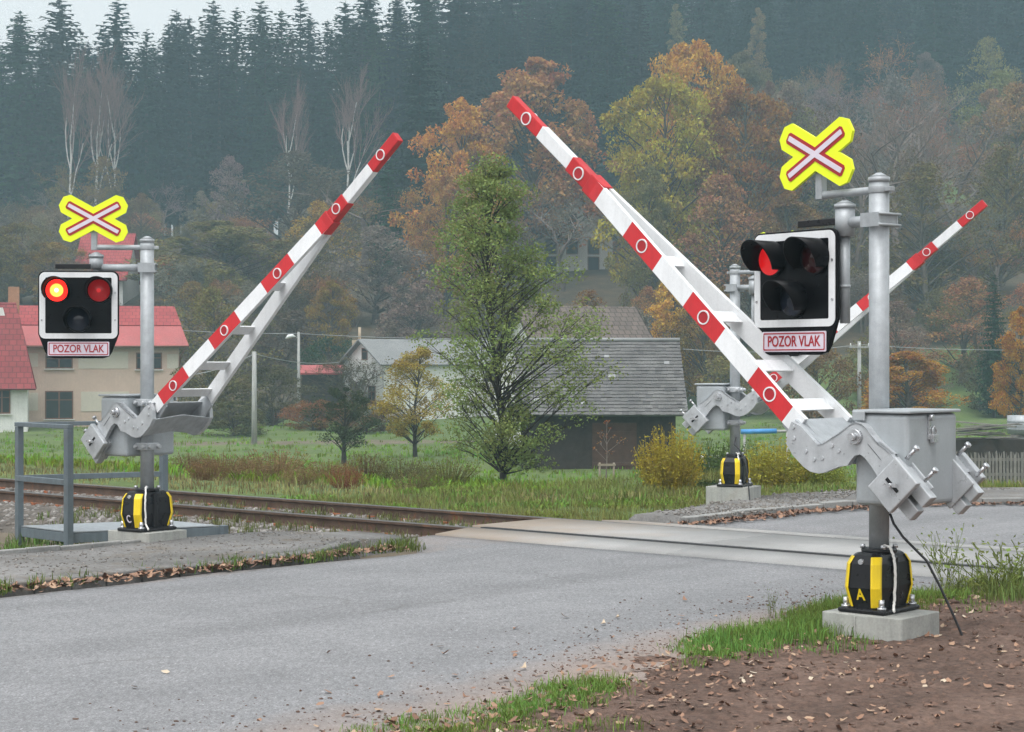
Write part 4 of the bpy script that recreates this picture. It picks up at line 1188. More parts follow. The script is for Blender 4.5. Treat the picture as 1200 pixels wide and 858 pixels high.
def make_spruce(name, seed, H, Lmax, base=.12, dens=1.0, droop=.35, joined=False):
    rng = np.random.default_rng(seed)
    V_, F_ = [], []; cnt = 0
    z = H * base
    def quad(p, q, w0, w1, nrm):
        nonlocal cnt
        d = q - p; s = np.cross(d, nrm); s /= np.linalg.norm(s) + 1e-9
        V_.append(np.stack([p - s * w0, p + s * w0, q + s * w1, q - s * w1])); F_.append(np.arange(4) + cnt); cnt += 4
    while z < H * .985:
        f = (z - H * base) / (H * (1 - base))
        env = (1 - f) ** .66 * (1 - .35 * max(0, .18 - f) / .18)
        L = Lmax * env * rng.uniform(.75, 1.12) + .18
        nb = max(4, int((5 + 4 * (1 - f)) * dens))
        a0 = rng.uniform(0, 6.28)
        for b in range(nb):
            a = a0 + 6.283 * (b + rng.uniform(-.3, .3)) / nb
            l = L * rng.uniform(.65, 1.15)
            h = np.array([math.cos(a), math.sin(a), 0.0])
            zz = z + rng.uniform(-.2, .2)
            def P(s): return h * l * s + np.array([0, 0, zz + l * (.30 * (f - .25) * s - droop * (1.15 - .8 * f) * s * s + .12 * s ** 3)])
            segs = 4 if l > 1.2 else 2
            for i in range(segs):
                s0, s1 = i / segs, (i + 1) / segs
                p, q = P(s0), P(s1 + .02)
                side = np.array([-h[1], h[0], 0.0])
                quad(p, q, .14 + .16 * l * (1 - s0) * .4, .04 + .14 * l * (1 - s1) * .5, np.array([h[0] * .3, h[1] * .3, 1.0]))
                for sg in (-1, 1):
                    if l < .6: continue
                    tl = (.20 + .40 * l * (1 - s0) * (s0 + .35)) * rng.uniform(.6, 1.2)
                    m = P((s0 + s1) / 2)
                    e = m + (side * sg * .8 + h * .55) * tl + np.array([0, 0, -tl * rng.uniform(.15, .55)])
                    quad(m, e, .22 * tl + .08, .04, np.array([h[0] * .2, h[1] * .2, 1.0]))
                    if l > 1.5:                                # hanging curtain of twigs
                        e2 = m + side * sg * tl * .25 + np.array([0, 0, -tl * rng.uniform(.5, .9)])
                        quad(m, e2, .30 * tl, .06, h)
        z += (.28 + .30 * (1 - f)) / max(.6, dens) * rng.uniform(.8, 1.2) * (H / 24)
    v = np.concatenate(V_); f = np.array(F_)
    zz = np.linspace(-.5, H, 8); tr = np.stack([0 * zz, 0 * zz, zz], 1)
    tv, tf = tubes_np([(tr, np.maximum(.011 * H * (1 - zz / H * .97), .01))], 7)
    tint = rng.uniform(0, 1, len(f))
    if joined:
        o = npmesh(name, np.concatenate([v, tv]), np.concatenate([f, tf + len(v)]), [M['needle'], M['darkbark']],
                   mat_idx=np.concatenate([np.zeros(len(f)), np.ones(len(tf))]), attrs={'tint': ('FACE', np.concatenate([tint, np.full(len(tf), .5)]))})
        return o
    root = empty(name, (0, 0, 0))
    npmesh('trunk', tv, tf, M['darkbark'], smooth=True, parent=root)
    npmesh('crown', v, f, M['needle'], parent=root, attrs={'tint': ('FACE', tint)})
    return root

def blades(name, pos, h, w, rng, lean=.5, mat='grass', tint=None):
    """bent grass blades, two quads each, as one mesh"""
    k = len(pos)
    a = rng.uniform(0, 6.28, k); ln = rng.uniform(.1, 1, k) * lean
    d = np.stack([np.cos(a), np.sin(a), 0 * a], 1); s = np.stack([-np.sin(a + rng.uniform(-.8, .8, k)), np.cos(a), 0 * a], 1)
    z = np.array([0, 0, 1.0])
    H_ = h[:, None]; W_ = w[:, None]
    p0 = pos; p1 = pos + z * H_ * .6 + d * H_ * (ln * .28)[:, None]; p2 = pos + z * H_ * (1 - .25 * ln)[:, None] + d * H_ * ln[:, None]
    v = np.stack([p0 - s * W_ * .5, p0 + s * W_ * .5, p1 + s * W_ * .42, p1 - s * W_ * .42, p2], 1).reshape(-1, 3)
    b = np.arange(k) * 5
    f4 = np.stack([b, b + 1, b + 2, b + 3], 1); f3 = np.stack([b + 3, b + 2, b + 4], 1)
    t = rng.uniform(0, 1, k) if tint is None else tint
    return npmesh(name, v, [f4, f3], M[mat], attrs={'tint': ('FACE', np.concatenate([t, t]))})

def place(proto, x, y, rz=0.0, s=1.0, color=None, label=None, cat='tree', group=None, z=None, first=False, sz=1.0):
    o = proto if first else copy_tree(proto)
    o.location = (x, y, gz(x, y) if z is None else z)
    o.rotation_euler = (0, 0, rz); o.scale = (s, s, s * sz)
    if color is not None:
        for c in ([o] + list(o.children)):
            c.color = (*color, 1)
    for k in ('label', 'category', 'group'):
        if k in o: del o[k]
    tag(o, label, cat, group)
    return o
# ---------------------------------------------------------------- buildings
def uvquad(mb_list, vs, w, h): mb_list.append((vs, w, h))
def roof_sheet(name, quads, mat, parent, thick=.10):
    """quads: list of 4 corners (eave-left, eave-right, ridge-right, ridge-left); slabs with metric UVs"""
    me = bpy.data.meshes.new(name); V_ = []; F_ = []; UV = []
    for q in quads:
        q = [Vector(p) for p in q]; n = (q[1] - q[0]).cross(q[3] - q[0]).normalized()
        if n.z < 0: n = -n
        o = len(V_); V_ += q + [p - n * thick for p in q]
        ln = (q[1] - q[0]).length; ht = (q[3] - q[0]).length
        dx = (q[3] - q[0]).dot((q[1] - q[0]).normalized()); ht = math.sqrt(max(0, ht * ht - dx * dx))
        lnt = (q[2] - q[3]).length
        F_.append((o, o + 1, o + 2, o + 3)); UV += [(0, 0), (ln, 0), (dx + lnt, ht), (dx, ht)]
        for f in ((4, 7, 6, 5), (0, 4, 5, 1), (1, 5, 6, 2), (2, 6, 7, 3), (3, 7, 4, 0)):
            F_.append(tuple(o + k for k in f)); UV += [(0, 0), (.1, 0), (.1, .1), (0, .1)]
    me.from_pydata([tuple(v) for v in V_], [], F_); me.materials.append(mat)
    uv = me.uv_layers.new(name='UVMap')
    for i, c in enumerate(UV): uv.data[i].uv = c
    o = bpy.data.objects.new(name, me); COL.objects.link(o); o.parent = parent
    return o
def window(parent, x, z, w, h, y, frame='winwood', bars=1, rotm=None, sill=True):
    """window in a wall facing -y at plane y"""
    mb = MB(); t = .07
    mb.ringplate([(x - w / 2, z), (x + w / 2, z), (x + w / 2, z + h), (x - w / 2, z + h)], [(x - w / 2 + t, z + t), (x + w / 2 - t, z + t), (x + w / 2 - t, z + h - t), (x - w / 2 + t, z + h - t)], y - .035, y + .05, 'y')
    for i in range(bars):
        xx = x - w / 2 + w * (i + 1) / (bars + 1); mb.box((xx, y - .005, z + h / 2), (.08, .05, h - 2 * t))
    mb.box((x, y - .004, z + h * .68), (w - 2 * t, .045, .05))
    wn = mb.build('window', M[frame], parent)
    q = MB(); q.box((x, y - .002, z + h / 2), (w - 2 * t, .03, h - 2 * t)); q.build('pane', M['glass'], wn)
    if sill:
        q = MB(); q.box((x, y - .07, z - .03), (w + .16, .14, .05)); q.build('sill', M['whitewall'], wn)
    return wn
def gable_house(name, label, x, y, yaw, W, D, eave, ridge, wall, roofmat, over=.4, z=None, group=None, base=-.8, cat='house'):
    """gable walls on +-x?  ridge along local x (length D), gable faces +-x, width W in y"""
    root = tag(empty(name, (x, y, gz(x, y) if z is None else z), yaw), label, cat, group)
    mb = MB(); mb.prism([(-W / 2, base), (W / 2, base), (W / 2, eave), (0, ridge), (-W / 2, eave)], -D / 2, D / 2, 'x'); mb.build('wall', M[wall], root)
    k = (ridge - eave) / (W / 2); oz = over * k; up = .10
    qs = []
    for sg in (-1, 1):
        qs.append([(-D / 2 - over * .8, sg * (W / 2 + over), eave - oz + up), (D / 2 + over * .8, sg * (W / 2 + over), eave - oz + up), (D / 2 + over * .8, 0.0, ridge + up), (-D / 2 - over * .8, 0.0, ridge + up)])
    rf = roof_sheet('roof', qs, M[roofmat], root, .09)
    return root, rf

M['barndoor'] = simple('barn_door_wood', (0.075, 0.04, 0.028), 0.85, 0, 0.25, 3, 0.2)
# left pinkish two-storey house --------------------------------------------------
Yh = 108.0; gh = -1.75
hx0, hx1 = at(27, Yh), at(208, Yh); zE = zat(404, Yh) - gh; zM = zat(381, Yh) - gh; zR = zat(357, Yh) - gh
h1 = tag(empty('village_house', ((hx0 + hx1) / 2 - .75, Yh + 4, gh), R(11)), 'pinkish two-storey house with a bright red roof behind the left barrier', 'house')
w2 = (hx1 - hx0) / 2; yf = -4.0
mb = MB(); mb.box((0, 0, (zE - .8) / 2), (2 * w2, 8.0, zE + .8)); mb.build('wall', M['pinkwall'], h1)
ov = .55
roof_sheet('lower_roof', [[(-w2 - .2, yf - ov, zE - .05), (w2 + ov, yf - ov, zE - .05), (w2 + .12, yf + .75, zM), (-w2 - .5, yf + .75, zM)],
                          [(w2 + ov, yf - ov, zE - .05), (w2 + ov, 4 + ov, zE - .05), (w2 + .12, 3.2, zM), (w2 + .12, yf + .75, zM)]], M['redmetal'], h1, .1)
roof_sheet('roof', [[(-w2 - .5, yf + .7, zM + .02), (w2 + .14, yf + .7, zM + .02), (w2 - .25, yf + 2.4, zR), (-w2 - .7, yf + 2.4, zR)],
                    [(-w2 - .7, yf + 2.4, zR), (w2 - .25, yf + 2.4, zR), (w2 - .25, 3.2, zM), (-w2 - .7, 3.2, zM)]], M['redtile'], h1, .1)
mb = MB(); mb.box((0, 0, (zE + zM) / 2), (2 * w2 - .1, 6.4, zM - zE + .1)); mb.build('attic_wall', M['pinkwall'], h1)
def hx(px): return at(px, Yh) - (hx0 + hx1) / 2
def hz(py): return zat(py, Yh) - gh
for px, py0, py1, wpx in ((70, 415, 432, 31), (173, 413, 433, 30), (70, 458, 491, 32), (178, 462, 492, 30)):
    window(h1, hx(px), hz(py1), wpx / 20.1, (py1 - py0) / 20.1, yf, bars=1)
for x0, x1, y0, y1 in ((23, 46, 414, 430), (92, 149, 412, 432), (194, 207, 415, 432), (25, 46, 460, 481), (95, 150, 459, 482)):
    mb = MB(); mb.box(((hx(x0) + hx(x1)) / 2, yf - .012, (hz(y0) + hz(y1)) / 2), (hx(x1) - hx(x0), .03, hz(y0) - hz(y1))); mb.build('render_panel', M['cream'], h1)
q = MB(); q.tube([(w2 + ov - .05, yf - ov - .03, zE - .1), (-w2 - .2, yf - ov - .03, zE - .13)], .06, 8); q.tube([(w2 + ov - .15, yf - ov, zE - .15), (w2 + .05, yf - .06, zE - .7), (w2 - .05, yf - .08, -.3)], .045, 8); q.build('gutter', M['winwood'], h1)
# darker roof house on the far left -----------------------------------------------
h2 = tag(empty('village_house', (at(-60, 100), 103, -1.75), R(14)), 'low white house with a steep dark red tiled roof at the left edge', 'house')
X0 = at(21, 100) - at(-60, 100)
zt, zb = zat(352, 100) + 1.75, zat(456, 100) + 1.75
mb = MB(); mb.box((-3.0 + X0 - .35 - 2, 0, (zb + .4) / 2 - .4), (10, 5.4, zb + 1.0)); mb.build('wall', M['whitewall'], h2)
xr = X0
mb = MB(); mb.prism([(xr - .5, zb - .1), (xr - 1.7, zt - .3), (-9, zt - .3), (-9, zb - .1)], -.6, .6, 'y'); mb.build('gable', M['whitewall'], h2)
roof_sheet('roof', [[(-9, -3.3, zb), (xr + .1, -3.3, zb), (xr - 1.0, -.1, zt), (-9, -.1, zt)], [(-9, -.1, zt), (xr - 1.0, -.1, zt), (xr + .1, 3.3, zb), (-9, 3.3, zb)]], M['darkredtile'], h2, .12)
q = MB(); q.box((at(3, 100) - at(-60, 100) - .3, .6, zt + .15), (.6, .5, 1.5)); q.build('chimney', M['brick'], h2)
window(h2, xr - 1.7, .9, .9, 1.3, -2.72, 'winwood')
# red roofed house higher up behind the crossing sign -----------------------------
Y3 = 150.0
h3, rf = gable_house('hillside_house', 'grey house with a small red roof above the pinkish house', at(118, Y3), Y3 + 3, 0, 6.5, 3.7, zat(330, Y3) - gz(at(118, Y3), Y3), zat(279, Y3) - gz(at(118, Y3), Y3), 'whitewall', 'redtile', .5)
window(h3, .6, zat(372, Y3) - gz(at(118, Y3), Y3), 1.0, 1.5, -3.25, 'winwood')
# white house in the middle -------------------------------------------------------
Y4 = 120.0; g4 = gz(at(430, Y4), Y4)
h4 = tag(empty('village_house', (at(424, Y4) + .1, Y4, g4), R(-62)), 'small white gabled house with a pale grey roof behind the golden tree', 'house')
W4, D4 = 5.6, 9.0; e4, r4 = zat(424, Y4) - g4, zat(399, Y4) - g4
mb = MB(); mb.prism([(-W4 / 2, -1), (W4 / 2, -1), (W4 / 2, e4), (0, r4), (-W4 / 2, e4)], 0, D4, 'y')
mb.build('wall', M['whitewall'], h4)
qs = []
for sg in (-1, 1):
    qs.append([(sg * (W4 / 2 + .35), -.4, e4 - .18), (sg * (W4 / 2 + .35), D4 + .4, e4 - .18), (0, D4 + .4, r4 + .1), (0, -.4, r4 + .1)])
roof_sheet('roof', qs, M['greyroof'], h4, .1)
h4.rotation_euler.z = R(-58)
window(h4, .2, e4 + .1, .8, .8, 0, 'winwood', bars=0, sill=False); window(h4, -1.3, .9, 1.0, 1.3, 0); window(h4, 1.2, .9, 1.0, 1.3, 0)
q = MB(); q.box((-W4 / 2 - .05, 1.2, e4 + .35), (.75, .75, 2.2)); q.cyl((-W4 / 2 - .05, 1.2, e4 + 1.4), (-W4 / 2 - .05, 1.2, e4 + 2.3), .10, .10, 8); q.build('chimney', M['chimneybeige'], h4)
# shed with red roof --------------------------------------------------------------
Y5 = 119.0; g5 = gz(at(375, Y5), Y5)
h5 = tag(empty('garden_shed', (at(376, Y5), Y5, g5), R(4)), 'dark shed with a flat red roof left of the small white house', 'shed')
zr = zat(436, Y5) - g5
mb = MB(); mb.box((0, 0, zr / 2 - .3), (2.3, 3, zr + .3)); mb.build('wall', M['darkwood'], h5)
roof_sheet('roof', [[(-1.4, -1.8, zr - .05), (1.4, -1.8, zr - .05), (1.4, 1.8, zr + .45), (-1.4, 1.8, zr + .45)]], M['redmetal'], h5, .12)
# barn ------------------------------------------------------------------------------
Y6 = 62.0; g6 = -1.82
x0, x1 = at(607, Y6), at(804, Y6); wb = (x1 - x0) / 2
h6 = tag(empty('wooden_barn', ((x0 + x1) / 2, Y6 + 2.6, g6), R(-1.5)), 'dark wooden barn with a grey slate roof behind the young green tree', 'barn')
ze, zr = zat(486, Y6) - g6, zat(400, Y6 + 2.6) - g6
mb = MB()
mb.prism([(-2.0, -.5), (2.0, -.5), (2.0, ze + .25), (0, zr - .2), (-2.0, ze + .25)], -wb + .15, wb - .25, 'x'); mb.build('wall', M['darkwood'], h6)
# boards and posts proud of the wall
pl = MB()
xx = -wb + .2
while xx < wb - .35:
    w = random.uniform(.14, .2); pl.box((xx + w / 2, -2.012 - random.uniform(0, .012), ze / 2 - .2), (w - .012, .03, ze + .9)); xx += w
pl.build('boarding', M['darkwood'], h6)
dr = MB(); dr.box((.5, -2.05, .75), (1.5, .04, 1.8)); 
for zz in (.25, 1.3): dr.box((.5, -2.085, zz), (1.45, .03, .12))
dr.build('door', M['barndoor'], h6)
yo = -2.75
rf6 = roof_sheet('roof', [[(-wb, yo, ze), (wb + .14, yo, ze), (wb, 0, zr), (-wb, 0, zr)], [(-wb, -yo, ze), (wb + .14, -yo, ze), (wb, 0, zr), (-wb, 0, zr)]], M['slate'], h6, .07)
sl = Vector((0, -yo, zr - ze)).normalized(); nn = Vector((0, -sl.z, sl.y)); Ls = math.hypot(yo, zr - ze)
sh = MB(); rng = np.random.default_rng(4)
nrow = 22
for r_ in range(nrow):                                     # overlapping courses of slates
    s0 = Ls * r_ / nrow; xx = -wb - rng.uniform(0, .2)
    lastx = wb + .12 - .10 * r_ / nrow
    while xx < lastx:
        w = rng.uniform(.17, .27); xe = min(xx + w, lastx); j = rng.uniform(-.012, .012)
        a = Vector((0, yo, ze)) + sl * (s0 - .03 + j); b = Vector((0, yo, ze)) + sl * (s0 + Ls / nrow + .01)
        h0, h1_ = .032 + rng.uniform(0, .012), .008
        if xe - xx > .05:
            sh.add([(xx, a.y + nn.y * h0, a.z + nn.z * h0), (xe - .01, a.y + nn.y * h0, a.z + nn.z * h0), (xe - .01, b.y + nn.y * h1_, b.z + nn.z * h1_), (xx, b.y + nn.y * h1_, b.z + nn.z * h1_),
                    (xx, a.y, a.z), (xe - .01, a.y, a.z)], [(0, 1, 2, 3), (0, 4, 5, 1)], 1 if rng.uniform() < .016 else (2 if rng.uniform() < .25 else 0))
        xx += w
M['slate_a'] = simple('slate_grey', (0.128, 0.126, 0.124), 0.85, 0, 0.35, 1.2, 0.25, dirt=((0.085, 0.09, 0.085), 0.6)); M['slate_b'] = simple('slate_dark', (0.098, 0.096, 0.096), 0.85, 0, 0.35, 1.4, 0.2)
sh.build('slates', [M['slate_a'], M['slate_pale'], M['slate_b']], rf6)
q = MB(); q.tube([(-wb, 0, zr + .05), (wb + .02, 0, zr + .05)], .07, 8); q.build('ridge', M['slate_pale'], rf6)
# house behind the barn ---------------------------------------------------------------
Y7 = 84.0; g7 = -1.8
h7 = tag(empty('village_house', (at(745, Y7) - .25, Y7, g7), R(20)), 'house with a brown tiled roof and white gable rising behind the barn', 'house')
r7 = zat(362, Y7) - g7; W7 = 7.6; e7 = r7 - 2.9; D7 = 5.2
mb = MB(); mb.prism([(-W7 / 2, -1), (W7 / 2, -1), (W7 / 2, e7), (0, r7), (-W7 / 2, e7)], -D7, -.55, 'x'); mb.build('wall', M['whitewall'], h7)
qs = [[(-D7 - .4, sg * (W7 / 2 + .5), e7 - .3), (.25, sg * (W7 / 2 + .5), e7 - .3), (.25, 0, r7 + .1), (-D7 - .4, 0, r7 + .1)] for sg in (-1, 1)]
roof_sheet('roof', qs, M['browntile'], h7, .16)
mb = MB()
for sg in (-1, 1): mb.prism([(sg * (W7 / 2 + .5), e7 - .45), (sg * (W7 / 2 + .5), e7 - .28), (0, r7 + .12), (0, r7 - .10)], .2505, .30, 'x')
mb.build('bargeboard', M['darkwood'], h7)
# pale house up the slope behind the tree ----------------------------------------------
Y8 = 165.0; g8 = gz(at(672, Y8), Y8)
h8 = tag(empty('hillside_house', (at(672, Y8), Y8 + 4, g8), R(82)), 'pale gabled house half hidden by bare trees on the slope', 'house')
W8, D8 = 7.6, 9.5; r8, e8 = zat(216, Y8) - g8, zat(266, Y8) - g8
mb = MB(); mb.prism([(-W8 / 2, -3), (W8 / 2, -3), (W8 / 2, e8), (0, r8), (-W8 / 2, e8)], -D8, 0, 'x'); mb.build('wall', M['whitewall'], h8)
h8.rotation_euler.z = R(-80); 
qs = [[(-D8 - .4, sg * (W8 / 2 + .6), e8 - .7), (.5, sg * (W8 / 2 + .6), e8 - .7), (.5, 0, r8 + .1), (-D8 - .4, 0, r8 + .1)] for sg in (-1, 1)]
roof_sheet('roof', qs, M['greyroof'], h8, .2)
def winx(parent, y, z, w, h, x):
    mb = MB(); mb.ringplate([(y - w / 2, z), (y + w / 2, z), (y + w / 2, z + h), (y - w / 2, z + h)], [(y - w / 2 + .08, z + .08), (y + w / 2 - .08, z + .08), (y + w / 2 - .08, z + h - .08), (y - w / 2 + .08, z + h - .08)], x - .03, x + .05, 'x')
    wn = mb.build('window', M['winwood'], parent); q = MB(); q.box((x + .012, y, z + h / 2), (.03, w - .16, h - .16)); q.build('pane', M['glass'], wn)
for yy in (-2, 0, 2): winx(h8, yy, e8 - 2.2, 1.1, 1.4, 0)
for yy in (-2, 2): winx(h8, yy, .8, 1.1, 1.4, 0)
winx(h8, 0, e8 + .6, .9, 1.0, 0)
# low white house further right of it, seen through the trees
Y9 = 172.0; g9 = gz(at(560, Y9), Y9)
# poles, lamp, wires ----------------------------------------------------------------------
def pole(px, Y, top, label, cat='utility pole', r=.13, arms=True, base=None):
    x = at(px, Y); g = gz(x, Y); h = zat(top, Y) - g
    o = tag(empty('utility_pole', (x, Y, g)), label, cat)
    mb = MB(); mb.cyl((0, 0, -.4), (0, 0, h), r * 1.15, r * .8, 10); mb.build('shaft', M['pole_conc'], o)
    if arms:
        q = MB(); q.box((0, -.12, h - .35), (1.3, .09, .09)); q.build('crossarm', M['pole_conc'], o)
        q = MB()
        for s in (-.55, 0, .55): q.cyl((s, -.12, h - .3), (s, -.12, h - .12), .05, .03, 8)
        split_parts(q.build('insulator', M['white'], o))
    return o, (x, Y, g + h)
p1, t1 = pole(298, 85, 412, 'grey concrete pole standing in the meadow right of the left barrier', arms=False, r=.12)
p3, t3 = pole(1007, 112, 400, 'grey utility pole with a crossarm behind the orange shrub on the right', r=.13)
Yl = 115.0; xl = at(350, Yl); gl = gz(xl, Yl); hl = zat(389, Yl) - gl
lamp = tag(empty('street_lamp', (xl, Yl, gl)), 'slim street lamp with a pale lamp head left of the white house', 'street lamp')
mb = MB(); mb.cyl((0, 0, -.4), (0, 0, hl), .12, .08, 10); mb.build('shaft', M['pole_conc'], lamp)
mb = MB(); mb.tube([(0, 0, hl - .45), (-.25, -.1, hl - .25), (-.6, -.2, hl - .28)], .035, 6); mb.build('arm', M['pole_conc'], lamp)
mb = MB(); mb.tube([(-.2, -.1, hl - .30), (-.35, -.13, hl - .24), (-.6, -.2, hl - .28), (-.78, -.24, hl - .42)], [.03, .10, .12, .04], 8); mb.build('lamp_head', M['white'], lamp)
def wire(a, b, sag, label, r=.02):
    a = Vector(a); b = Vector(b); pts = []
    for i in range(25):
        w = i / 24; p = a.lerp(b, w); p.z -= sag * 4 * w * (1 - w); pts.append(p)
    c = pts[12].copy(); mb = MB(); mb.tube([p - c for p in pts], r, 5)
    o = mb.build('overhead_wire', M['wire'], loc=c); tag(o, label, 'wire'); return o
wire((xl, Yl, gl + hl - .1), (at(700, 118), 118, zat(394, 118)), .25, 'upper overhead wire running right from the street lamp')
wire((t1[0], t1[1], t1[2] - .1), (at(400, 118), 118, zat(424, 118)), .25, 'lower overhead wire from the concrete pole to the white house')
wire((at(215, 84), 84, zat(440, 84)), (t1[0], t1[1], t1[2] - .1), .2, 'overhead wire dropping from the concrete pole towards the pinkish house')
wire((at(70, 116), 116, zat(372, 116)), (xl, Yl, gl + hl - .1), .3, 'overhead wire running left from the street lamp to the pinkish house')
wire((t3[0], t3[1], t3[2] - .2), (at(1330, 112), 112, zat(405, 112)), .3, 'overhead wire running right from the utility pole with a crossarm')
wire((at(800, 112), 112, zat(409, 112)), (t3[0], t3[1], t3[2] - .2), .3, 'overhead wire reaching the crossarm pole from the barn side')

# things in the meadow -----------------------------------------------------------------------
Yt = 44.0; xt = at(839, Yt); gt = gz(xt, Yt)
tr = tag(empty('concrete_trough', (xt, Yt, gt)), 'low grey concrete trough in the grass left of the distant barrier', 'trough')
zt_ = zat(537, Yt) - gt
mb = MB(); mb.ringplate(rrect(.66, .6, .03, 2), rrect(.5, .44, .03, 2), -.3, zt_, 'z'); mb.build('basin', M['rubble'], tr, bevel=.02)
mb = MB(); mb.ringplate(rrect(.72, .66, .03, 2), rrect(.46, .40, .03, 2), zt_ + .003, zt_ + .05, 'z'); mb.build('rim', M['block'], tr, bevel=.01)
Yb = 52.0
bl = tag(empty('blue_rail', (at(910, Yb), Yb, gz(at(910, Yb), Yb))), 'low rail with a blue sleeve behind the distant barrier', 'rail')
zb_ = zat(506, Yb) - gz(at(910, Yb), Yb)
mb = MB(); mb.cyl((-1.0, 0, zb_), (.0, 0, zb_ + .02), .07, .07, 10); mb.build('sleeve', M['blue'], bl)
mb = MB(); mb.cyl((-.98, 0, zb_), (1.5, 0, zb_ + .03), .04, .04, 8)
for xx in (-.9, .3, 1.45): mb.cyl((xx, 0, -.3), (xx, 0, zb_), .035, .035, 8)
mb.build('bar', M['pole_conc'], bl)
# paling fence, planks and barrel on the right
Yf = 50.0; fx0, fx1 = at(1116, Yf), at(1290, Yf)
fe = tag(empty('paling_fence', ((fx0 + fx1) / 2, Yf, 0)), 'weathered grey paling fence at the right edge beyond the road', 'fence')
xx = fx0; zft = zat(530, Yf)
while xx < fx1:
    w = random.uniform(.05, .08); g = gz(xx, Yf)
    mb = MB() if xx == fx0 else mb
    mb.prism([(xx - (fx0 + fx1) / 2, g - .2), (xx + w - (fx0 + fx1) / 2, g - .2), (xx + w - (fx0 + fx1) / 2, zft + random.uniform(-.22, .02)), (xx + w / 2 - (fx0 + fx1) / 2, zft - .05 + random.uniform(-.1, .1)), (xx - (fx0 + fx1) / 2, zft)], -.012, .012, 'y')
    xx += w + .035
mb.build('palings', M['wood'], fe)
mb = MB()
for zz in (zft - .2, zft - .6): mb.box((0, .035, zz), (fx1 - fx0, .04, .08))
mb.build('crossbar', M['wood'], fe)
Yp = 58.0; gp = gz(at(1155, Yp), Yp)
for i in range(11):
    L_ = random.uniform(1.6, 2.6); mb = MB(); mb.box((0, 0, 0), (L_, random.uniform(.14, .22), .035))
    o = mb.build('plank', M['wood'], loc=(at(1150, Yp) + random.uniform(-.3, .3), Yp + random.uniform(-.5, .5), zat(513, Yp) + .045 * i), rot=(random.uniform(-.05, .05), random.uniform(-.07, .07), random.uniform(-1.0, .7)))
    tag(o, 'weathered plank lying in the heap behind the paling fence', 'plank', 'planks heaped behind the paling fence')
mb = MB(); mb.box((0, 0, 0), (2.4, 1.3, zat(514, Yp) - gp + .3)); o = mb.build('pallet_stack', M['darkwood'], loc=(at(1150, Yp), Yp, (zat(514, Yp) + gp) / 2 - .15)); tag(o, 'dark stack of timber carrying the heap of loose planks', 'timber stack')
mb = MB(); mb.cyl((0, 0, -.6), (0, 0, .0), .45, .45, 20)
for zz in (-.45, -.2): mb.cyl((0, 0, zz), (0, 0, zz + .03), .465, .465, 20)
o = mb.build('metal_tank', M['galv'], loc=(at(1197, 60), 60, zat(487, 60))); tag(o, 'round grey metal tank at the right edge above the paling fence', 'tank')
mb = MB(); mb.cyl((0, 0, -2.6), (0, 0, -.6), .35, .35, 12); mb.build('tank_base', M['rubble'], o)
# dark lump of rubber by the platform
lump = stones('rubber_scrap', np.array([[0, 0, 0.0]]), np.array([.17]), M['cable'], 8); lump.location = (at(56, 17.6), 17.6, -.06); lump.scale = (1.3, 1, .9)
tag(lump, 'dark crumpled scrap lying in the weeds under the steel platform', 'scrap')
# ---------------------------------------------------------------- prototypes
class Proto:
    def __init__(s, root, H, R_): s.root = root; s.H = H; s.R = R_; s.used = False
    def put(s, x, y, h, w, color, label, cat='tree', group=None, rz=None, z=None):
        """h: real height, w: real crown width"""
        o = place(s.root, x, y, random.uniform(0, 6.28) if rz is None else rz, 1.0, color, label, cat, group, z, first=not s.used)
        s.used = True
        k = w / (2 * s.R); o.scale = (k, k, h / s.H)
        return o
P = {}
P['egg'] = Proto(make_decid('autumn_tree', 11, 10, 4.0, 1.6, 85, 17000, .21, .26, 'egg', .21), 10, 4.2)
P['round'] = Proto(make_decid('autumn_tree', 12, 10, 4.4, 1.5, 90, 17000, .21, .28, 'round', .2), 10, 4.6)
P['egg2'] = Proto(make_decid('autumn_tree', 13, 10, 3.6, 1.2, 80, 15000, .21, .24, 'egg', .22), 10, 3.8)
P['thin'] = Proto(make_decid('autumn_tree', 14, 10, 3.6, 1.8, 70, 5200, .21, .24, 'egg', .24), 10, 3.8)
P['bush'] = Proto(make_decid('autumn_shrub', 15, 4, 2.3, .1, 50, 8000, .15, .12, 'round', .27, stems=4), 4, 2.6)
P['bush2'] = Proto(make_decid('autumn_shrub', 16, 4, 2.0, .1, 45, 6000, .15, .12, 'egg', .27, stems=5), 4, 2.3)
P['bare'] = Proto(make_bare('bare_tree', 21, 13, .24, 4, nb=(4, 6), spread=.62, up=.35), 13, 3.6)
P['bare2'] = Proto(make_bare('bare_tree', 22, 13, .24, 4, nb=(4, 6), spread=.75, up=.25, leafn=1600, leaf=.17), 13, 3.8)
P['barebush'] = Proto(make_bare('bare_shrub', 23, 5, .12, 3, nb=(5, 7), spread=.65, up=.4, stems=4, leafn=900, leaf=.13), 5, 2.0)
P['birch'] = Proto(make_bare('birch_tree', 24, 15, .17, 4, bark='birchbark', nb=(5, 7), spread=.38, up=.45, trunkf=.85, thick_r=.06), 15, 3.0)
P['larch'] = Proto(make_decid('larch_tree', 25, 14, 2.4, 1.5, 90, 11000, .17, .18, 'cone', .28), 14, 2.6)
SP = [Proto(make_spruce('spruce_tree', 31 + i, 24, (3.3, 3.7, 3.0, 3.9)[i], (.16, .10, .22, .06)[i], (1, 1.05, .9, 1.1)[i]), 24, (3.3, 3.7, 3.0, 3.9)[i]) for i in range(4)]

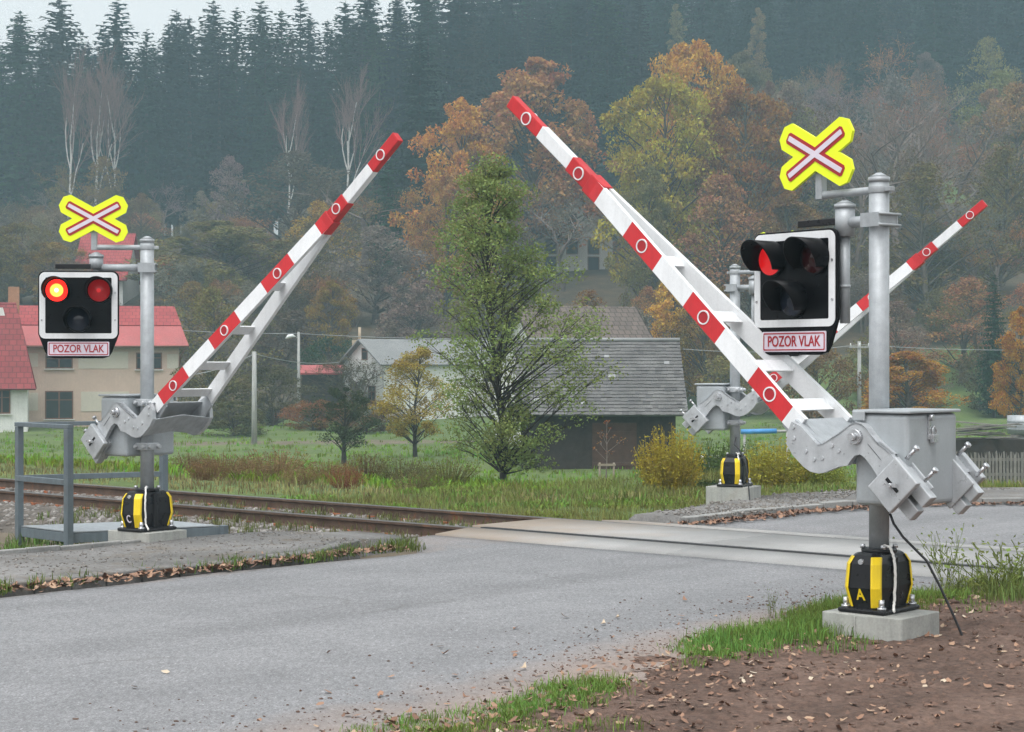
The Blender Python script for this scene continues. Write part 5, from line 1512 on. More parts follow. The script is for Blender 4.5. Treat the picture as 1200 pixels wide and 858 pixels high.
ORANGE = (.32, .155, .032); BROWN = (.19, .095, .05); RUST = (.225, .112, .045); GOLD = (.36, .205, .035); YGREEN = (.23, .19, .028)
OLIVE = (.115, .105, .042); GREYB = (.13, .105, .085); DGREEN = (.04, .065, .032); GREEN = (.06, .10, .03); PALE = (.22, .20, .09); SPR = (.017, .038, .033)
def lift(c, k): return tuple(v * k for v in c)
ORANGE, BROWN, RUST, GOLD, YGREEN, OLIVE, GREYB = (lift(c, 1.65) for c in (ORANGE, BROWN, RUST, GOLD, YGREEN, OLIVE, GREYB))
def jit(c, k=.12): return tuple(max(.005, v * random.uniform(1 - k, 1 + k)) for v in c)

def tree(kind, px, top, Y, wpx, color, label, cat='tree', group=None, base=None):
    x = at(px, Y); g = gz(x, Y)
    return P[kind].put(x, Y, max(.8, zat(top, Y) - g), wpx / F * Y, color, label, cat, group)
# notable trees and shrubs, each told apart by its looks or place
TL = [
 ('egg', 622, 68, 168, 175, RUST, 'large rust coloured tree above the pale house on the slope'),
 ('egg2', 538, 118, 158, 105, ORANGE, 'orange brown tree left of the large rust coloured tree'),
 ('round', 522, 205, 150, 95, (.34, .19, .055), 'low spreading orange tree behind the top of the young green tree'),
 ('round', 772, 95, 150, 150, YGREEN, 'broad yellow green tree behind the raised boom of the nearest barrier'),
 ('round', 812, 48, 160, 125, ORANGE, 'tall orange crown standing above the broad yellow green tree'),
 ('round', 870, 108, 152, 145, (.27, .125, .04), 'orange brown tree left of the nearest crossing cross'),
 ('egg2', 762, 195, 143, 75, OLIVE, 'olive tree below the broad yellow green tree'),
 ('thin', 848, 205, 140, 120, BROWN, 'thin brown tree behind the nearest light board'),
 ('egg', 930, 225, 138, 110, (.20, .115, .04), 'brown tree between the nearest cross and its light board'),
 ('larch', 800, 4, 232, 50, PALE, 'pale yellowish larch among the dark spruces, left of its twin'),
 ('larch', 884, 8, 228, 46, (.24, .17, .085), 'pale brownish larch among the misty spruces above the orange trees'),
 ('egg', 868, 60, 195, 85, (.16, .145, .08), 'grey olive tree below the pale brownish larch'),
 ('egg2', 905, 98, 190, 60, (.18, .11, .075), 'muted pinkish brown tree beside the grey olive tree'),
 ('bare', 1050, 88, 158, 150, GREYB, 'tall bare grey brown tree behind the nearest post'),
 ('bare2', 1000, 110, 152, 120, (.14, .10, .06), 'bare tree with a few brown leaves, just right of the nearest cross'),
 ('bare2', 1105, 120, 165, 120, GREYB, 'bare dark tree between the nearest post and the far boom tip'),
 ('thin', 1085, 190, 142, 130, (.155, .125, .045), 'half bare olive brown tree behind the far boom'),
 ('thin', 1170, 172, 148, 110, (.16, .115, .045), 'half bare brown tree at the right edge above the far boom'),
 ('birch', 1186, 66, 175, 80, (.20, .13, .11), 'pale stemmed birch at the right edge'),
 ('round', 22, 263, 152, 95, (.20, .15, .05), 'round golden olive tree at the left edge below the spruces'),
 ('round', 66, 284, 148, 70, (.25, .17, .055), 'small golden round tree left of the small red roof'),
 ('egg', 262, 258, 152, 180, OLIVE, 'broad olive tree behind the boom of the left barrier'),
 ('thin', 222, 330, 135, 80, (.22, .15, .06), 'thin yellowish tree right of the red roofed house'),
 ('thin', 340, 178, 170, 150, (.13, .115, .09), 'grey brown thinly leaved tree above the broad olive tree'),
 ('bare2', 425, 190, 165, 150, (.13, .105, .075), 'grey bare tree right of the left boom tip'),
 ('thin', 376, 235, 152, 80, (.36, .22, .06), 'orange yellow tree crossed by the left boom'),
 ('thin', 440, 265, 146, 120, GREYB, 'grey brown tree behind the small white house'),
 ('egg2', 385, 330, 134, 60, (.26, .17, .04), 'yellow shrubby tree behind the street lamp'),
 ('bush', 393, 398, 126, 75, DGREEN, 'dark green bush behind the red roofed shed'),
 ('bare2', 660, 205, 160, 90, GREYB, 'bare tree standing in front of the pale house on the slope'),
 ('thin', 690, 340, 126, 80, (.25, .125, .045), 'thin orange tree behind the brown roofed house'),
 ('thin', 570, 330, 135, 90, (.16, .12, .05), 'brown thin tree behind the golden tree'),
 ('egg2', 788, 325, 125, 85, GOLD, 'golden tree right of the brown roofed house'),
 ('round', 826, 330, 122, 80, (.22, .13, .04), 'rusty golden tree behind the boom legs of the nearest barrier'),
 ('bush', 960, 402, 112, 90, (.20, .12, .045), 'brown shrub behind the boom of the distant barrier'),
 ('egg', 1066, 411, 100, 112, (.38, .19, .035), 'golden orange tree just right of the nearest post'),
 ('thin', 1128, 325, 128, 110, BROWN, 'brown thin tree above the right hand wire'),
 ('egg2', 1197, 362, 100, 62, (.40, .20, .035), 'bright orange tree cut by the right edge'),
 ('egg2', 1100, 270, 146, 110, (.14, .12, .05), 'olive brown tree below the tip of the distant boom'),
 ('bush', 240, 432, 104, 90, (.14, .12, .055), 'olive shrub at the right corner of the pinkish house'),
 ('bush', 366, 470, 100, 66, (.23, .095, .045), 'reddish shrub at the foot of the street lamp'),
 ('bush2', 322, 430, 108, 95, (.10, .10, .045), 'dull green shrub left of the street lamp'),
 ('bush', 428, 470, 96, 80, (.16, .10, .05), 'brownish shrub in front of the small white house'),
 ('bush2', 275, 470, 95, 80, (.12, .115, .05), 'olive shrub behind the grey concrete pole'),
]
for a in TL:
    k, px, top, Y, w, c, lab = a[:7]
    tree(k, px, top, Y, w * 1.2, jit(c, .06), lab, 'shrub' if 'bush' in k else 'tree')
for px, top, Y, w, lab in ((78, 42, 205, 62, 'white stemmed birch, leftmost of three above the left cross'), (108, 45, 206, 75, 'pinkish birch with a straight white stem, middle of three above the left cross'),
                           (140, 45, 207, 62, 'birch with a forked pale stem, rightmost of three above the left cross'), (336, 78, 203, 46, 'slim white birch standing before the dark spruces'), (402, 64, 204, 70, 'forked pale birch left of the large dark spruce')):
    tree('birch', px, top, Y, w, (.22, .14, .125), lab)
# ---- spruce forest
gl_ = 'spruces of the forest on the hill'
def sprc(): return jit((.034, .060, .040) if random.random() < .3 else SPR, .4)
def spruce(px, top, Y, lab, group=None, w=1.0):
    x = at(px, Y); g = gz(x, Y); h = zat(top, Y) - g
    p = random.choice(SP); return p.put(x, Y, h, 2 * p.R * h / 24 * w, sprc(), lab, 'spruce', group)
spruce(492, 32, 172, 'largest dark spruce, in front of the forest left of the rust coloured tree', None, 1.25)
spruce(1165, 318, 118, 'small green conifer among the brown trees on the right', None, 1.1)
spruce(455, 150, 160, 'dark young spruce at the foot of the largest dark spruce', None, 1.1)
spruce(936, 108, 185, 'small bluish spruce left of the nearest cross', None, 1.2)
sky_tops = [(-6, 38), (24, 12), (70, -6), (96, 44), (137, -2), (180, 52), (207, 10), (222, 18), (250, 0), (277, 8), (306, 0), (330, 10), (352, -6), (384, 22), (405, 0), (428, -16)]
for px, top in sky_tops:
    spruce(px, top, random.uniform(216, 226), 'dark spruce with its tip against the pale sky at the upper left', 'skyline spruces', random.uniform(1.35, 1.75))
for i in range(58):
    px = -40 + 500 * (i + random.uniform(0, 1)) / 58
    spruce(px, random.uniform(12, 105), random.uniform(209, 240), 'dark spruce standing inside the dense forest on the left', 'spruces inside the left forest', 1.35)
for px in (612, 640, 662, 690, 722): spruce(px, -30, 236 + px % 7, 'misty dark spruce in the forest on the upper slope', 'spruces on the upper slope', 1.4)
rows = [(206, 3.9, 430, 720), (213, 4.2, 420, 760), (221, 4.5, 430, 1290), (229, 5, 460, 1290), (238, 5.5, 480, 1290), (248, 6, 520, 1290), (259, 6.5, 560, 1290), (271, 7, 600, 1290), (284, 8, 640, 1290), (299, 8.5, 660, 1290), (316, 9, 690, 1290), (335, 10, 700, 1290), (357, 11, 720, 1290), (380, 11, 740, 1290), (404, 12, 760, 1290)]
for Y, sp, p0, p1 in rows:
    x = at(p0, Y)
    while x < at(p1, Y):
        yy = Y + random.uniform(-3, 3); xx = x + random.uniform(-.3, .3) * sp
        if xx / yy * F + CX > 770 and yy < 234: x += sp; continue
        if not (((xx - 52) / 9) ** 2 + ((yy - 214) / 14) ** 2 < 1):
            p = random.choice(SP); h = random.uniform(21, 29)
            p.put(xx, yy, h, 2 * p.R * h / 24 * 1.35, sprc(), 'misty dark spruce in the forest on the upper slope', 'spruce', 'spruces on the upper slope')
        x += sp
# ---- undergrowth on the lower slope
rs = random.Random(12)
cols = [GREYB, BROWN, OLIVE, (.15, .11, .06), (.11, .095, .06), RUST, (.20, .15, .05), GREYB]
for i in range(285):
    Y = 116 + 92 * rs.random() ** .8; px = rs.uniform(-60, 1260); x = at(px, Y)
    if 590 < px < 745 and 118 < Y < 166: continue
    if ((x - 52) / 12) ** 2 + ((Y - 205) / 16) ** 2 < 1: continue
    if Y < 134 and 900 < px < 1010: continue
    if Y < 125 and px < 230: continue
    k = rs.choice(['bush', 'bush2', 'barebush', 'thin', 'bare2', 'barebush', 'bush'])
    big = k in ('thin', 'bare2')
    h = rs.uniform(5.5, 10) if big else rs.uniform(2.2, 4.8)
    w = h * rs.uniform(.6, .85) if big else h * rs.uniform(.95, 1.5)
    P[k].put(x, Y, h, w, jit(rs.choice(cols), .15), 'brownish autumn shrub in the undergrowth of the lower slope' if not big else 'small thinly leaved tree in the undergrowth of the lower slope',
             'shrub' if not big else 'tree', 'shrubs of the undergrowth' if not big else 'small trees of the undergrowth')

for i in range(46):
    Y = rs.uniform(168, 236); px = rs.uniform(880, 1300); x = at(px, Y)
    if ((x - 54) / 6) ** 2 + ((Y - 214) / 14) ** 2 < 1 or (abs(px - 1130) < 30 and Y < 214): continue
    k = rs.choice(['thin', 'bare2', 'bare', 'egg', 'thin', 'bare2']); h = rs.uniform(9, 17)
    P[k].put(x, Y, h, h * rs.uniform(.5, .7), jit(rs.choice([GREYB, BROWN, OLIVE, (.19, .15, .08), (.17, .13, .1)]), .15), 'bare or thinly leaved tree in the brown wood on the right hillside', 'tree', 'trees of the brown wood on the right')
# ---- trees in the meadow
Ya = 36.0; xa = at(590, Ya)
alder = make_decid('young_alder', 48, 6.6, 1.6, .45, 190, 29000, .062, .062, 'alder', .23, bark='darkbark', up=.2, ragged=1.3)
al = place(alder, xa, Ya, 0.4, 1.0, (.22, .27, .09), 'young green tree with a narrow crown standing in the meadow before the barn', 'tree', first=True)
al.scale = (1, 1, (zat(176, Ya) - gz(xa, Ya)) / 6.75)
ap = make_decid('apple_tree', 42, 2.9, 1.15, .8, 40, 6500, .075, .09, 'round', .26, bark='darkbark')
Y_ = 67; place(ap, at(403, Y_), Y_, 0, 1, (.055, .07, .035), 'small dark green orchard tree with a forked trunk in the meadow', 'tree', first=True).scale = (1.02, 1.02, .95)
gt_ = make_decid('golden_tree', 43, 4.4, 1.6, .9, 60, 11000, .085, .09, 'round', .25, bark='darkbark')
Y_ = 72; place(gt_, at(486, Y_), Y_, 1, 1, (.34, .26, .05), 'golden leaved tree in the meadow between white house and young green tree', 'tree', first=True).scale = (1.0, 1.0, (zat(410, Y_) - gz(at(486, Y_), Y_)) / 4.4)
yo = make_decid('sapling', 44, 2.0, .45, .9, 10, 130, .06, .025, 'egg', .3, bark='greybark')
Y_ = 58; sp_ = place(yo, at(710, Y_), Y_, 0, 1, (.25, .10, .04), 'thin sapling tied to a low stake frame before the barn', 'sapling', first=True)
mb = MB()
for sx in (-.22, .22): mb.cyl((sx, 0, -.2), (sx, 0, .62), .03, .03, 8)
mb.box((0, -.035, .55), (.56, .02, .07)); o = mb.build('stake_frame', M['stake'], loc=(at(711, 57.6), 57.6, gz(at(711, 57.6), 57.6))); tag(o, 'low pale stake frame guarding the sapling before the barn', 'stakes')
# willow like bushes with upright stems
def wand_bush(name, seed, H, W, ns, leafn, leaf):
    rng = np.random.default_rng(seed); paths = []; L = []
    for i in range(ns):
        a = rng.uniform(0, 6.28); r = W * .5 * math.sqrt(rng.uniform(0, 1)); h = H * rng.uniform(.6, 1.05) * (1 - .35 * (2 * r / W) ** 2)
        p0 = np.array([math.cos(a) * r * .3, math.sin(a) * r * .3, -.1]); p2 = np.array([math.cos(a) * r, math.sin(a) * r, h]); p1 = np.array([math.cos(a) * r * .75, math.sin(a) * r * .75, h * .5])
        s = np.linspace(0, 1, 5)[:, None]; pts = p0 * (1 - s) ** 2 + 2 * p1 * s * (1 - s) + p2 * s * s
        paths.append((pts, np.linspace(.008, .003, 5)))
        k = int(leafn / ns); w = rng.uniform(.15, 1, k); j = w * 4; i0 = np.minimum(j.astype(int), 3); f = (j - i0)[:, None]
        L.append(pts[i0] * (1 - f) + pts[i0 + 1] * f + rng.normal(0, .035, (k, 3)))
    root = empty(name, (0, 0, 0)); v, f = tubes_np(paths, 3); npmesh('stems', v, f, M['twig'], parent=root, attrs={'tint': ('FACE', np.full(len(f), .4))})
    v, f = leaf_quads(np.concatenate(L), leaf, rng, 0.0, .45); npmesh('crown', v, f, M['leaf'], parent=root, attrs={'tint': ('FACE', rng.uniform(0, 1, len(f)))})
    return root
wb_ = Proto(wand_bush('willow_bush', 51, 1.15, 1.1, 230, 6800, .048), 1.1, .58)
def wb(px, top, Y, wpx, c, lab):
    x = at(px, Y); g = gz(x, Y); o = wb_.put(x, Y, zat(top, Y) - g, wpx / F * Y, c, lab, 'bush'); return o
wb(785, 500, 29, 92, (.36, .29, .045), 'yellow green bush of upright stems in front of the barn')
wb(912, 515, 30, 108, (.33, .30, .05), 'yellow bush right of the distant barrier foot')
wb(955, 532, 30, 90, (.25, .28, .055), 'greener bush half hidden behind the nearest barrier')
wb(850, 515, 36, 110, (.09, .13, .04), 'dark green bush behind the distant barrier foot')
# dry reddish weeds along the far side of the track
wd = Proto(wand_bush('dry_weeds', 52, .9, 1.1, 90, 1300, .045), .85, .58)
for px, top, Y, wpx, c, lab in ((245, 535, 33, 70, (.20, .125, .06), 'rust brown dry weeds just right of the steel platform behind the track'), (296, 538, 33.5, 70, (.22, .15, .075), 'rust brown dry weeds closest to the track'),
                                (352, 545, 32, 60, (.24, .17, .08), 'straw coloured dry weeds left of the small orchard tree'), (405, 545, 31, 60, (.22, .10, .05), 'low reddish weeds near the track below the small orchard tree'), (490, 550, 30, 80, (.16, .14, .06), 'low brown green weeds near the track left of the young green tree'),
                                (262, 530, 35.5, 90, (.19, .12, .06), 'rust brown dry weeds left in the row behind the track'), (322, 524, 35.5, 110, (.23, .15, .075), 'tallest rust brown dry weeds behind the track'),
                                (385, 538, 34.5, 80, (.20, .12, .06), 'brown dry weeds below the small orchard tree'), (428, 528, 35, 60, (.15, .105, .055), 'dark brown stalks right of the small orchard tree'),
                                (470, 532, 34, 80, (.14, .13, .06), 'dull stalks left of the young green tree'), (525, 535, 34, 90, (.15, .145, .05), 'olive weeds at the foot of the young green tree'),
                                (225, 528, 37, 60, (.17, .115, .06), 'brown stalks just right of the left barrier post'), (120, 540, 40, 70, (.19, .125, .065), 'brown stalks behind the steel platform'), (35, 545, 42, 70, (.17, .14, .06), 'olive brown stalks at the left edge beyond the track')):
    x = at(px, Y); wd.put(x, Y, zat(top, Y) - gz(x, Y), wpx / F * Y, c, lab, 'weeds')
# leafy weeds by the crossing at the right
lw = Proto(make_bare('leafy_weed', 53, .6, .012, 2, nb=(4, 6), spread=.5, up=.5, stems=2, leafn=110, leaf=.045, bark='stake'), .6, .16)
for px, py, h, w, lab in ((1122, 690, .50, .22, 'slender tall weed beside the crossing panels'), (1176, 708, .42, .42, 'bushy weed at the right edge of the bare soil'), (1198, 700, .46, .34, 'rightmost leafy weed by the crossing'), (1108, 700, .22, .22, 'small weed next to the slender tall weed'), (900, 724, .22, .05, 'lone weed stalk in the grass at the road edge')):
    Y = CAMH * F / (py - CY); x = at(px, Y); lw.put(x, Y, h, w, (.17, .22, .06), lab, 'weed', z=0.0)

# ---------------------------------------------------------------- soil, grass, leaves near the camera
def fledge_(n): return np.interp(n, [16.6, 17.6, 18.9, 20.6, 22.8, 24.3], [-13.0, -13.1, -13.4, -13.7, -13.1, -11.8])
def s_edge(n): return -6.36 + .12 * sstep(9.5, 11.5, n) - .95 * sstep(6, 11.5, n) + .25 * wob(n * 1.0, n * .3, .9) * sstep(13.5, 11, n)
def soil_z(t, n):
    x, y = tn(t, n)
    k = t - s_edge(n) + .16 * wob(x, y, .35) + .1 * wob(x, y, .13, 2)
    return -.05 + .085 * sstep(-.25, .75, k) + .028 * wob(x, y, .45, 1) * sstep(.1, .8, k) + .03 * wob(x, y, 1.1, 4) * sstep(.4, 1.6, k) + .012 * wob(x, y, .16, 3) + .035 * np.exp(-((t + 6.0) ** 2 + (n - 9.9) ** 2) / .4) * 0
st_ = np.arange(-8.2, 5.0, .055); sn_ = np.arange(1.0, 13.72, .055)
ST, SN = np.meshgrid(st_, sn_, indexing='ij')
SX, SY = tn(ST, SN); rng = np.random.default_rng(3)
SZ = soil_z(ST, SN) + rng.normal(0, .0055, ST.shape) + .02 * np.maximum(0, wob(SX, SY, .08, 7)) ** 2 * sstep(-.1, .5, ST - s_edge(SN))
a_, b_ = ST.shape; ii = (np.arange(a_ - 1)[:, None] * b_ + np.arange(b_ - 1)[None]).ravel()
structure(npmesh('bare_soil', np.stack([SX.ravel(), SY.ravel(), SZ.ravel()], 1), np.stack([ii, ii + b_, ii + b_ + 1, ii + 1], 1), M['soil'], smooth=True))
k = 3200; t = rng.uniform(-7, 2, k); n = rng.uniform(4, 13, k); ok = t > s_edge(n) + .35; t, n = t[ok], n[ok]; x, y = tn(t, n)
tag(stones('soil_clods', np.stack([x, y, soil_z(t, n) + .002], 1), .006 + .03 * rng.uniform(0, 1, len(t)) ** 4, M['clod'], 6), 'lumps of reddish earth scattered over the bare soil', 'soil clods', kind='stuff')

def leaves_on(name, x, y, z, size, label, seed, tint=None):
    rng = np.random.default_rng(seed); k = len(x)
    a = rng.uniform(0, 6.28, k); ux, uy = np.cos(a), np.sin(a); s = size
    tilt = rng.normal(0, .28, (k, 2)); curl = rng.uniform(-.05, .4, k) * s
    def pt(p, q, h): return np.stack([x + (ux * p - uy * q) * s, y + (uy * p + ux * q) * s, z + .006 + h + (tilt[:, 0] * p + tilt[:, 1] * q) * s + .12 * s], 1)
    v = np.stack([pt(-.5, 0, curl * .6), pt(-.15, -.34, curl * .3), pt(.28, -.22, 0), pt(.55, 0, curl), pt(.28, .22, 0), pt(-.15, .34, curl * .3), pt(.05, 0, -curl * .1)], 1).reshape(-1, 3)
    b = (np.arange(k) * 7)[:, None]
    f = np.concatenate([b + np.array([[i, (i + 1) % 6, 6]]) for i in range(6)], 0)
    tt = rng.uniform(0, 1, k) if tint is None else tint
    o = npmesh(name, v, f, M['fallen'], attrs={'tint': ('FACE', np.tile(tt, 6))})
    return tag(o, label, 'fallen leaves', kind='stuff')
k = 2600; n = 4 + 9 * rng.uniform(0, 1, k); t = s_edge(n) + .0 + rng.gamma(1.4, 1.1, k); x, y = tn(t, n)
leaves_on('fallen_leaves', x, y, np.maximum(soil_z(t, n), .0), rng.uniform(.016, .052, k), 'dry brown leaves scattered over the bare soil in the foreground', 3)
k = 60; n = rng.uniform(4, 12, k); t = s_edge(n) - np.abs(rng.normal(0, .8, k)); x, y = tn(t, n)
leaves_on('fallen_leaves', x, y, 0 * x, rng.uniform(.03, .06, k), 'pale fallen leaves lying on the asphalt of the near road', 4, rng.uniform(.45, 1, k))
k = 2600; n = rng.uniform(-2, 12.4, k); t = -12.47 + rng.normal(0, .13, k) * (1 - .45 * sstep(8, 12, n)); x, y = tn(t, n)
leaves_on('fallen_leaves', x, y, 0.0 * x + .005 + rng.uniform(0, .03, k), rng.uniform(.035, .085, k), 'brown leaf litter along the kerb of the pavement on the left', 5, rng.uniform(.05, .85, k))
k = 1100; w = rng.uniform(0, 1, k); lpA = np.array(lp); j = w * 6; i0 = j.astype(int); f = (j - i0)[:, None]; q = lpA[i0] * (1 - f) + lpA[i0 + 1] * f + rng.normal(0, .12, (k, 2)) + np.array([.10, -.05]); x, y = tn(q[:, 0], q[:, 1])
leaves_on('fallen_leaves', x, y, 0 * x + .01, rng.uniform(.04, .09, k), 'leaf litter along the kerb of the far road behind the nearest barrier', 6, rng.uniform(.05, .7, k))

def grass_obj(o, color, label):
    o.color = (*color, 1); return tag(o, label, 'grass', kind='stuff')
# foreground verge
def clumps(cs, per, spread, rng):
    c = np.repeat(cs, per, axis=0); return c + rng.normal(0, spread, c.shape)
k = 760; n = 5.8 + 6.8 * rng.uniform(0, 1, k) ** .8; t = s_edge(n) + np.abs(rng.normal(.30, .22, k)); keep = rng.uniform(0, 1, k) < np.interp(n, [5, 7.5, 8.6, 9.2, 11.2, 12.3], [.45, .5, .6, .95, 1, .7]); keep &= wob(t, n, .7, 9) > np.interp(n, [7, 9, 10], [.1, -.1, -.6])
cs = np.stack([t[keep], n[keep]], 1); pts = clumps(cs, 52, .06, rng); x, y = tn(pts[:, 0], pts[:, 1]); K = len(x)
sz_ = np.repeat(rng.uniform(.45, 1.15, len(cs)) * np.interp(cs[:, 1], [6, 9, 10, 11.5], [.55, .8, 1.1, .9]), 52)
grass_obj(blades('verge_grass', np.stack([x, y, np.maximum(soil_z(pts[:, 0], pts[:, 1]), -.01) - .005], 1), .105 * sz_ * rng.uniform(.5, 1.3, K), rng.uniform(.003, .007, K), rng, .8), (.155, .235, .055), 'fresh green grass growing along the right edge of the near road')
k = 520; t = rng.uniform(-7.1, 3.5, k); n = rng.normal(13.05, .38, k); n = np.minimum(n, 13.62); cs = np.stack([t, n], 1); pts = clumps(cs, 30, .06, rng); x, y = tn(pts[:, 0], pts[:, 1]); K = len(x)
grass_obj(blades('verge_grass', np.stack([x, y, np.maximum(soil_z(pts[:, 0], np.minimum(pts[:, 1], 13.7)), -.02) - .005], 1), .13 * np.repeat(rng.uniform(.5, 1.4, k), 30) * rng.uniform(.5, 1.3, K), rng.uniform(.004, .009, K), rng, .6), (.165, .215, .065), 'green grass between the crossing panels and the bare soil on the right')
k = 700; n = 5 + 7.5 * rng.uniform(0, 1, k); t = s_edge(n) + rng.normal(.35, .28, k); x, y = tn(t, n)
leaves_on('fallen_leaves', x, y, np.maximum(soil_z(t, n), .0) + rng.uniform(0, .03, k), rng.uniform(.02, .055, k), 'fallen leaves drifted into the grass along the right edge of the near road', 7, rng.uniform(.05, .75, k))
k = 2600; t = rng.uniform(-14.15, -12.7, k); n = rng.uniform(2, 12.6, k); x, y = tn(t, n)
tag(stones('grit', np.stack([x, y, .085 + .012 * wob(x, y, .6) - .075 * sstep(12.0, 13.4, n) + .002], 1), .004 + .013 * rng.uniform(0, 1, k) ** 3, M['ballast'], 16), 'grit and small stones strewn over the pavement on the left', 'grit', kind='stuff')
k = 1800; n = rng.uniform(16.8, 23.5, k); t = fledge_(n) + rng.uniform(.05, 1.2, k) ** 1.0; x, y = tn(t, n)
tag(stones('grit', np.stack([x, y, 0 * x + .075], 1), .006 + .02 * rng.uniform(0, 1, k) ** 3, M['ballast'], 17), 'grit and small stones strewn over the footway beyond the track', 'grit', kind='stuff')
k = 1500; n = rng.uniform(5, 13.4, k); t = s_edge(n) - np.abs(rng.normal(0, .5, k)); x, y = tn(t, n)
tag(stones('grit', np.stack([x, y, 0 * x + .001], 1), .003 + .009 * rng.uniform(0, 1, k) ** 3, M['clod'], 18), 'crumbs of earth trodden onto the right edge of the near road', 'grit', kind='stuff')
# tufts in the kerb litter
k = 70; n = rng.uniform(2, 12.6, k); t = -12.48 + rng.normal(0, .07, k); cs = np.stack([t, n], 1); cs = np.concatenate([cs, np.array([[-12.5, 12.45]] * 14) + rng.normal(0, .09, (14, 2))]); pts = clumps(cs, 22, .05, rng); x, y = tn(pts[:, 0], pts[:, 1]); K = len(x)
grass_obj(blades('kerb_grass', np.stack([x, y, 0 * x], 1), rng.uniform(.04, .15, K), rng.uniform(.006, .012, K), rng, .7), (.12, .17, .045), 'small grass tufts growing in the leaf litter along the left kerb')
# weeds left of the pavement under the platform
k = 260; t = rng.uniform(-19, -14.45, k); n = 4 + 8.4 * rng.uniform(0, 1, k); cs = np.stack([t, n], 1); keep = wob(t, n, .8, 4) > -.1; cs = cs[keep]; pts = clumps(cs, 40, .09, rng); x, y = tn(pts[:, 0], pts[:, 1]); K = len(x)
grass_obj(blades('rough_grass', np.stack([x, y, ground(x, y) - .01], 1), rng.uniform(.05, .26, K), rng.uniform(.008, .02, K), rng, .8), (.13, .19, .05), 'green weeds growing under the steel platform at the left edge')
# beyond the track: straw coloured verge, then the meadow
def band(cnt, y0, y1, h0, h1, w0, w1, color, label, name, cond, pxr=(-60, 1290), seed=1, lean=.6, per=7):
    rng = np.random.default_rng(seed); k = cnt // per
    Yc = 1 / (1 / y1 + (1 / y0 - 1 / y1) * rng.uniform(0, 1, k)); Xc = at(rng.uniform(*pxr, k), Yc)
    ok = cond(Xc, Yc, rng); cs = np.stack([Xc[ok], Yc[ok]], 1); pts = clumps(cs, per, .10, rng); K = len(pts)
    hh = rng.uniform(h0, h1, K) * np.repeat(rng.uniform(.6, 1.25, len(cs)), per)
    t = np.clip(np.repeat(rng.uniform(0, 1, len(cs)), per) + rng.normal(0, .15, K), 0, 1)
    return grass_obj(blades(name, np.stack([pts[:, 0], pts[:, 1], ground(pts[:, 0], pts[:, 1]) - .02], 1), hh, rng.uniform(w0, w1, K), rng, lean, tint=t), color, label)
def patch_grass(name, cond_t, cond_n, k, per, h, w, color, label, seed, keepf=None):
    rng = np.random.default_rng(seed); t = rng.uniform(*cond_t, k); n = rng.uniform(*cond_n, k)
    if keepf is not None: q = keepf(t, n, rng); t, n = t[q], n[q]
    pts = clumps(np.stack([t, n], 1), per, .09, rng); x, y = tn(pts[:, 0], pts[:, 1]); K = len(x)
    return grass_obj(blades(name, np.stack([x, y, np.maximum(ground(x, y), -.16) - .01], 1), rng.uniform(h * .35, h, K) * np.repeat(rng.uniform(.5, 1.3, len(t)), per), rng.uniform(w * .5, w, K), rng, .8), color, label)
def fledge(n): return np.interp(n, [16.6, 17.6, 18.9, 20.6, 22.8, 24.3], [-13.0, -13.1, -13.4, -13.7, -13.1, -11.8])
patch_grass('rough_grass', (-19.5, -11.5), (16.9, 27), 2000, 20, .15, .012, (.19, .205, .065), 'green grass and weeds between the track and the most distant barrier', 31, lambda t, n, r: (t < fledge(n) - .08 + .15 * wob(t, n, .5)) & (wob(t, n, 1.1, 3) > -.35))
patch_grass('low_weeds', (-20, -13.2), (16.9, 21), 700, 26, .10, .035, (.17, .25, .05), 'broad leaved low weeds beside the far rail at the crossing', 32, lambda t, n, r: (t < fledge(n) - .1) & (wob(t, n, .9, 6) > .15))
def dval(x, y):
    t, n = to_tn(x, y); e = 8.5 * sstep(-17.5, -13.5, t) + np.clip(t + 8, 0, 60) * .6; return n - 17.4 - e
band(50000, 20, 52, .05, .20, .010, .022, (.23, .20, .09), 'straw coloured rough grass on the bank beyond the track', 'rough_grass', lambda x, y, r: (dval(x, y) > .35) & (dval(x, y) < 5.5 + 3 * wob(x, y, 3)) & (r.uniform(0, 1, len(x)) < .75), seed=2)
band(22000, 20, 46, .05, .2, .012, .028, (.14, .20, .045), 'green weeds on the bank beyond the track', 'rough_grass', lambda x, y, r: (dval(x, y) > .2) & (dval(x, y) < 9) & (wob(x, y, 1.6, 5) > -.1), seed=3, pxr=(520, 1290))
band(70000, 32, 112, .10, .24, .022, .05, (.175, .27, .035), 'green meadow grass in the valley beyond the track', 'meadow_grass', lambda x, y, r: (dval(x, y) > 4), seed=4, per=9)
k = 420; t = rng.uniform(-20, -13.6, k); n = rng.normal(14.9, 1.3, k); ok = (n > 12.4) & (n < 17.6); t, n = t[ok], n[ok]
pts = clumps(np.stack([t, n], 1), 12, .06, rng); x, y = tn(pts[:, 0], pts[:, 1]); K = len(x); keep = (pts[:, 0] < -13.55)
grass_obj(blades('track_weeds', np.stack([x, y, np.interp(pts[:, 1], bn, bz)], 1)[keep], rng.uniform(.03, .13, K)[keep], rng.uniform(.008, .016, K)[keep], rng, .8), (.14, .15, .06), 'small weeds sprouting in the ballast of the track')
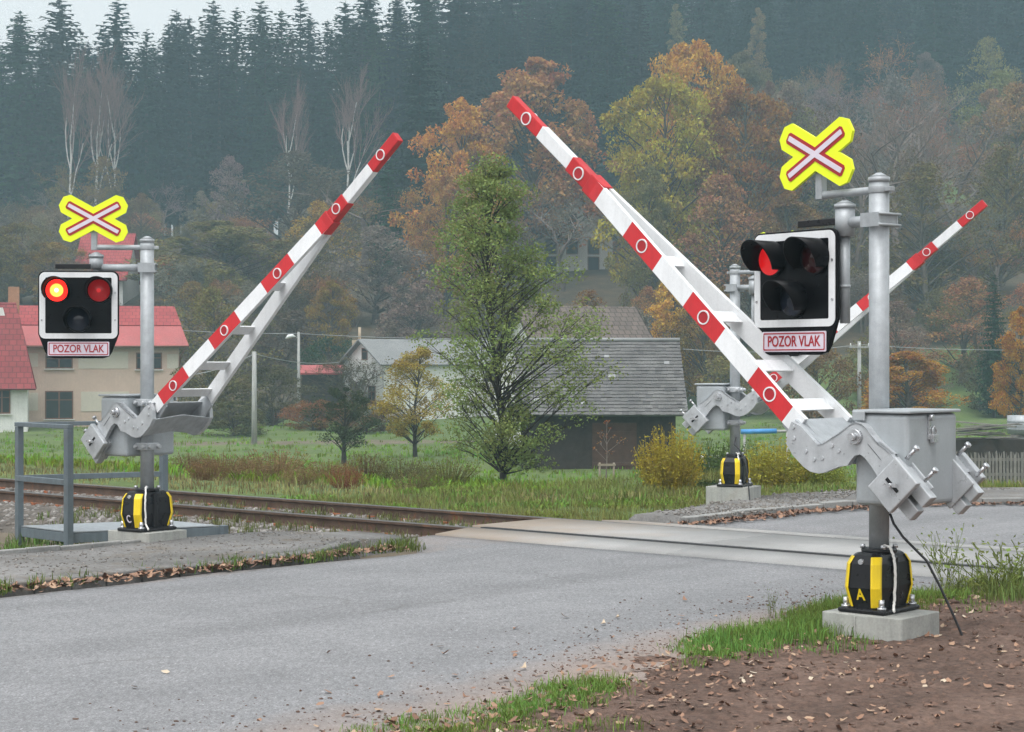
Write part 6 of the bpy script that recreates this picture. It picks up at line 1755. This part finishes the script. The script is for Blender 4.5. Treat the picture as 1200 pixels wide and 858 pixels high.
# ---------------------------------------------------------------- haze, light, camera
zmin = float(Zt.min()) - 1.6; zmax = float(Zt.max()) + 32
hx0_, hx1_, hy0_, hy1_ = float(xs[0]) - 4, float(xs[-1]) + 4, float(ys[0]) - 4, float(ys[-1]) + 4
mb = MB(); mb.box(((hx0_ + hx1_) / 2, (hy0_ + hy1_) / 2, (zmin + zmax) / 2), (hx1_ - hx0_, hy1_ - hy0_, zmax - zmin))
hm = bpy.data.materials.new('haze'); hm.use_nodes = True; nt = hm.node_tree; nt.nodes.remove(nt.nodes['Principled BSDF'])
pv = nt.nodes.new('ShaderNodeVolumePrincipled'); pv.inputs['Color'].default_value = (.53, .75, .85, 1); pv.inputs['Density'].default_value = HAZE; pv.inputs['Anisotropy'].default_value = .1
nt.links.new(pv.outputs[0], nt.nodes['Material Output'].inputs['Volume'])
haze = mb.build('haze', hm); tag(haze, 'thin grey blue autumn haze filling the valley', 'haze', kind='stuff'); haze.display_type = 'WIRE'

w = bpy.data.worlds.new('World'); SC.world = w; w.use_nodes = True; nt = w.node_tree
sky = nt.nodes.new('ShaderNodeTexSky'); sky.sky_type = 'NISHITA'; sky.sun_disc = False
SE, SR = R(68), R(205)
sky.sun_elevation = SE; sky.sun_rotation = SR; sky.air_density = 1.0; sky.dust_density = 4.5; sky.ozone_density = 1.0
hs = nt.nodes.new('ShaderNodeHueSaturation'); hs.inputs['Saturation'].default_value = .05
nt.links.new(sky.outputs[0], hs.inputs['Color']); nt.links.new(hs.outputs[0], nt.nodes['Background'].inputs['Color'])
nt.nodes['Background'].inputs['Strength'].default_value = .15
su = bpy.data.lights.new('sun', 'SUN'); su.energy = 0.5; su.angle = R(40); su.color = (1, .97, .93)
so = bpy.data.objects.new('sun', su); COL.objects.link(so)
d = Vector((math.sin(SR) * math.cos(SE), math.cos(SR) * math.cos(SE), math.sin(SE)))     # direction to the sun
so.rotation_euler = d.to_track_quat('Z', 'Y').to_euler(); so.location = (0, -10, 30)

cam = bpy.data.cameras.new('camera'); co = bpy.data.objects.new('camera', cam); COL.objects.link(co)
co.location = (0, 0, CAMH); co.rotation_euler = (R(90), 0, 0); cam.sensor_width = 36; cam.lens = F / 1200 * 36; cam.clip_end = 2000; cam.clip_start = .1
SC.camera = co
SC.render.engine = 'CYCLES'
c = SC.cycles; c.use_denoising = True; c.max_bounces = 6; c.diffuse_bounces = 3; c.glossy_bounces = 2; c.transmission_bounces = 3; c.volume_bounces = 2; c.transparent_max_bounces = 4
c.sample_clamp_indirect = 5
vs_ = SC.view_settings; vs_.view_transform = 'Standard'; vs_.look = 'None'; vs_.gamma = 1; vs_.use_curve_mapping = False
vs_.exposure = EXPO
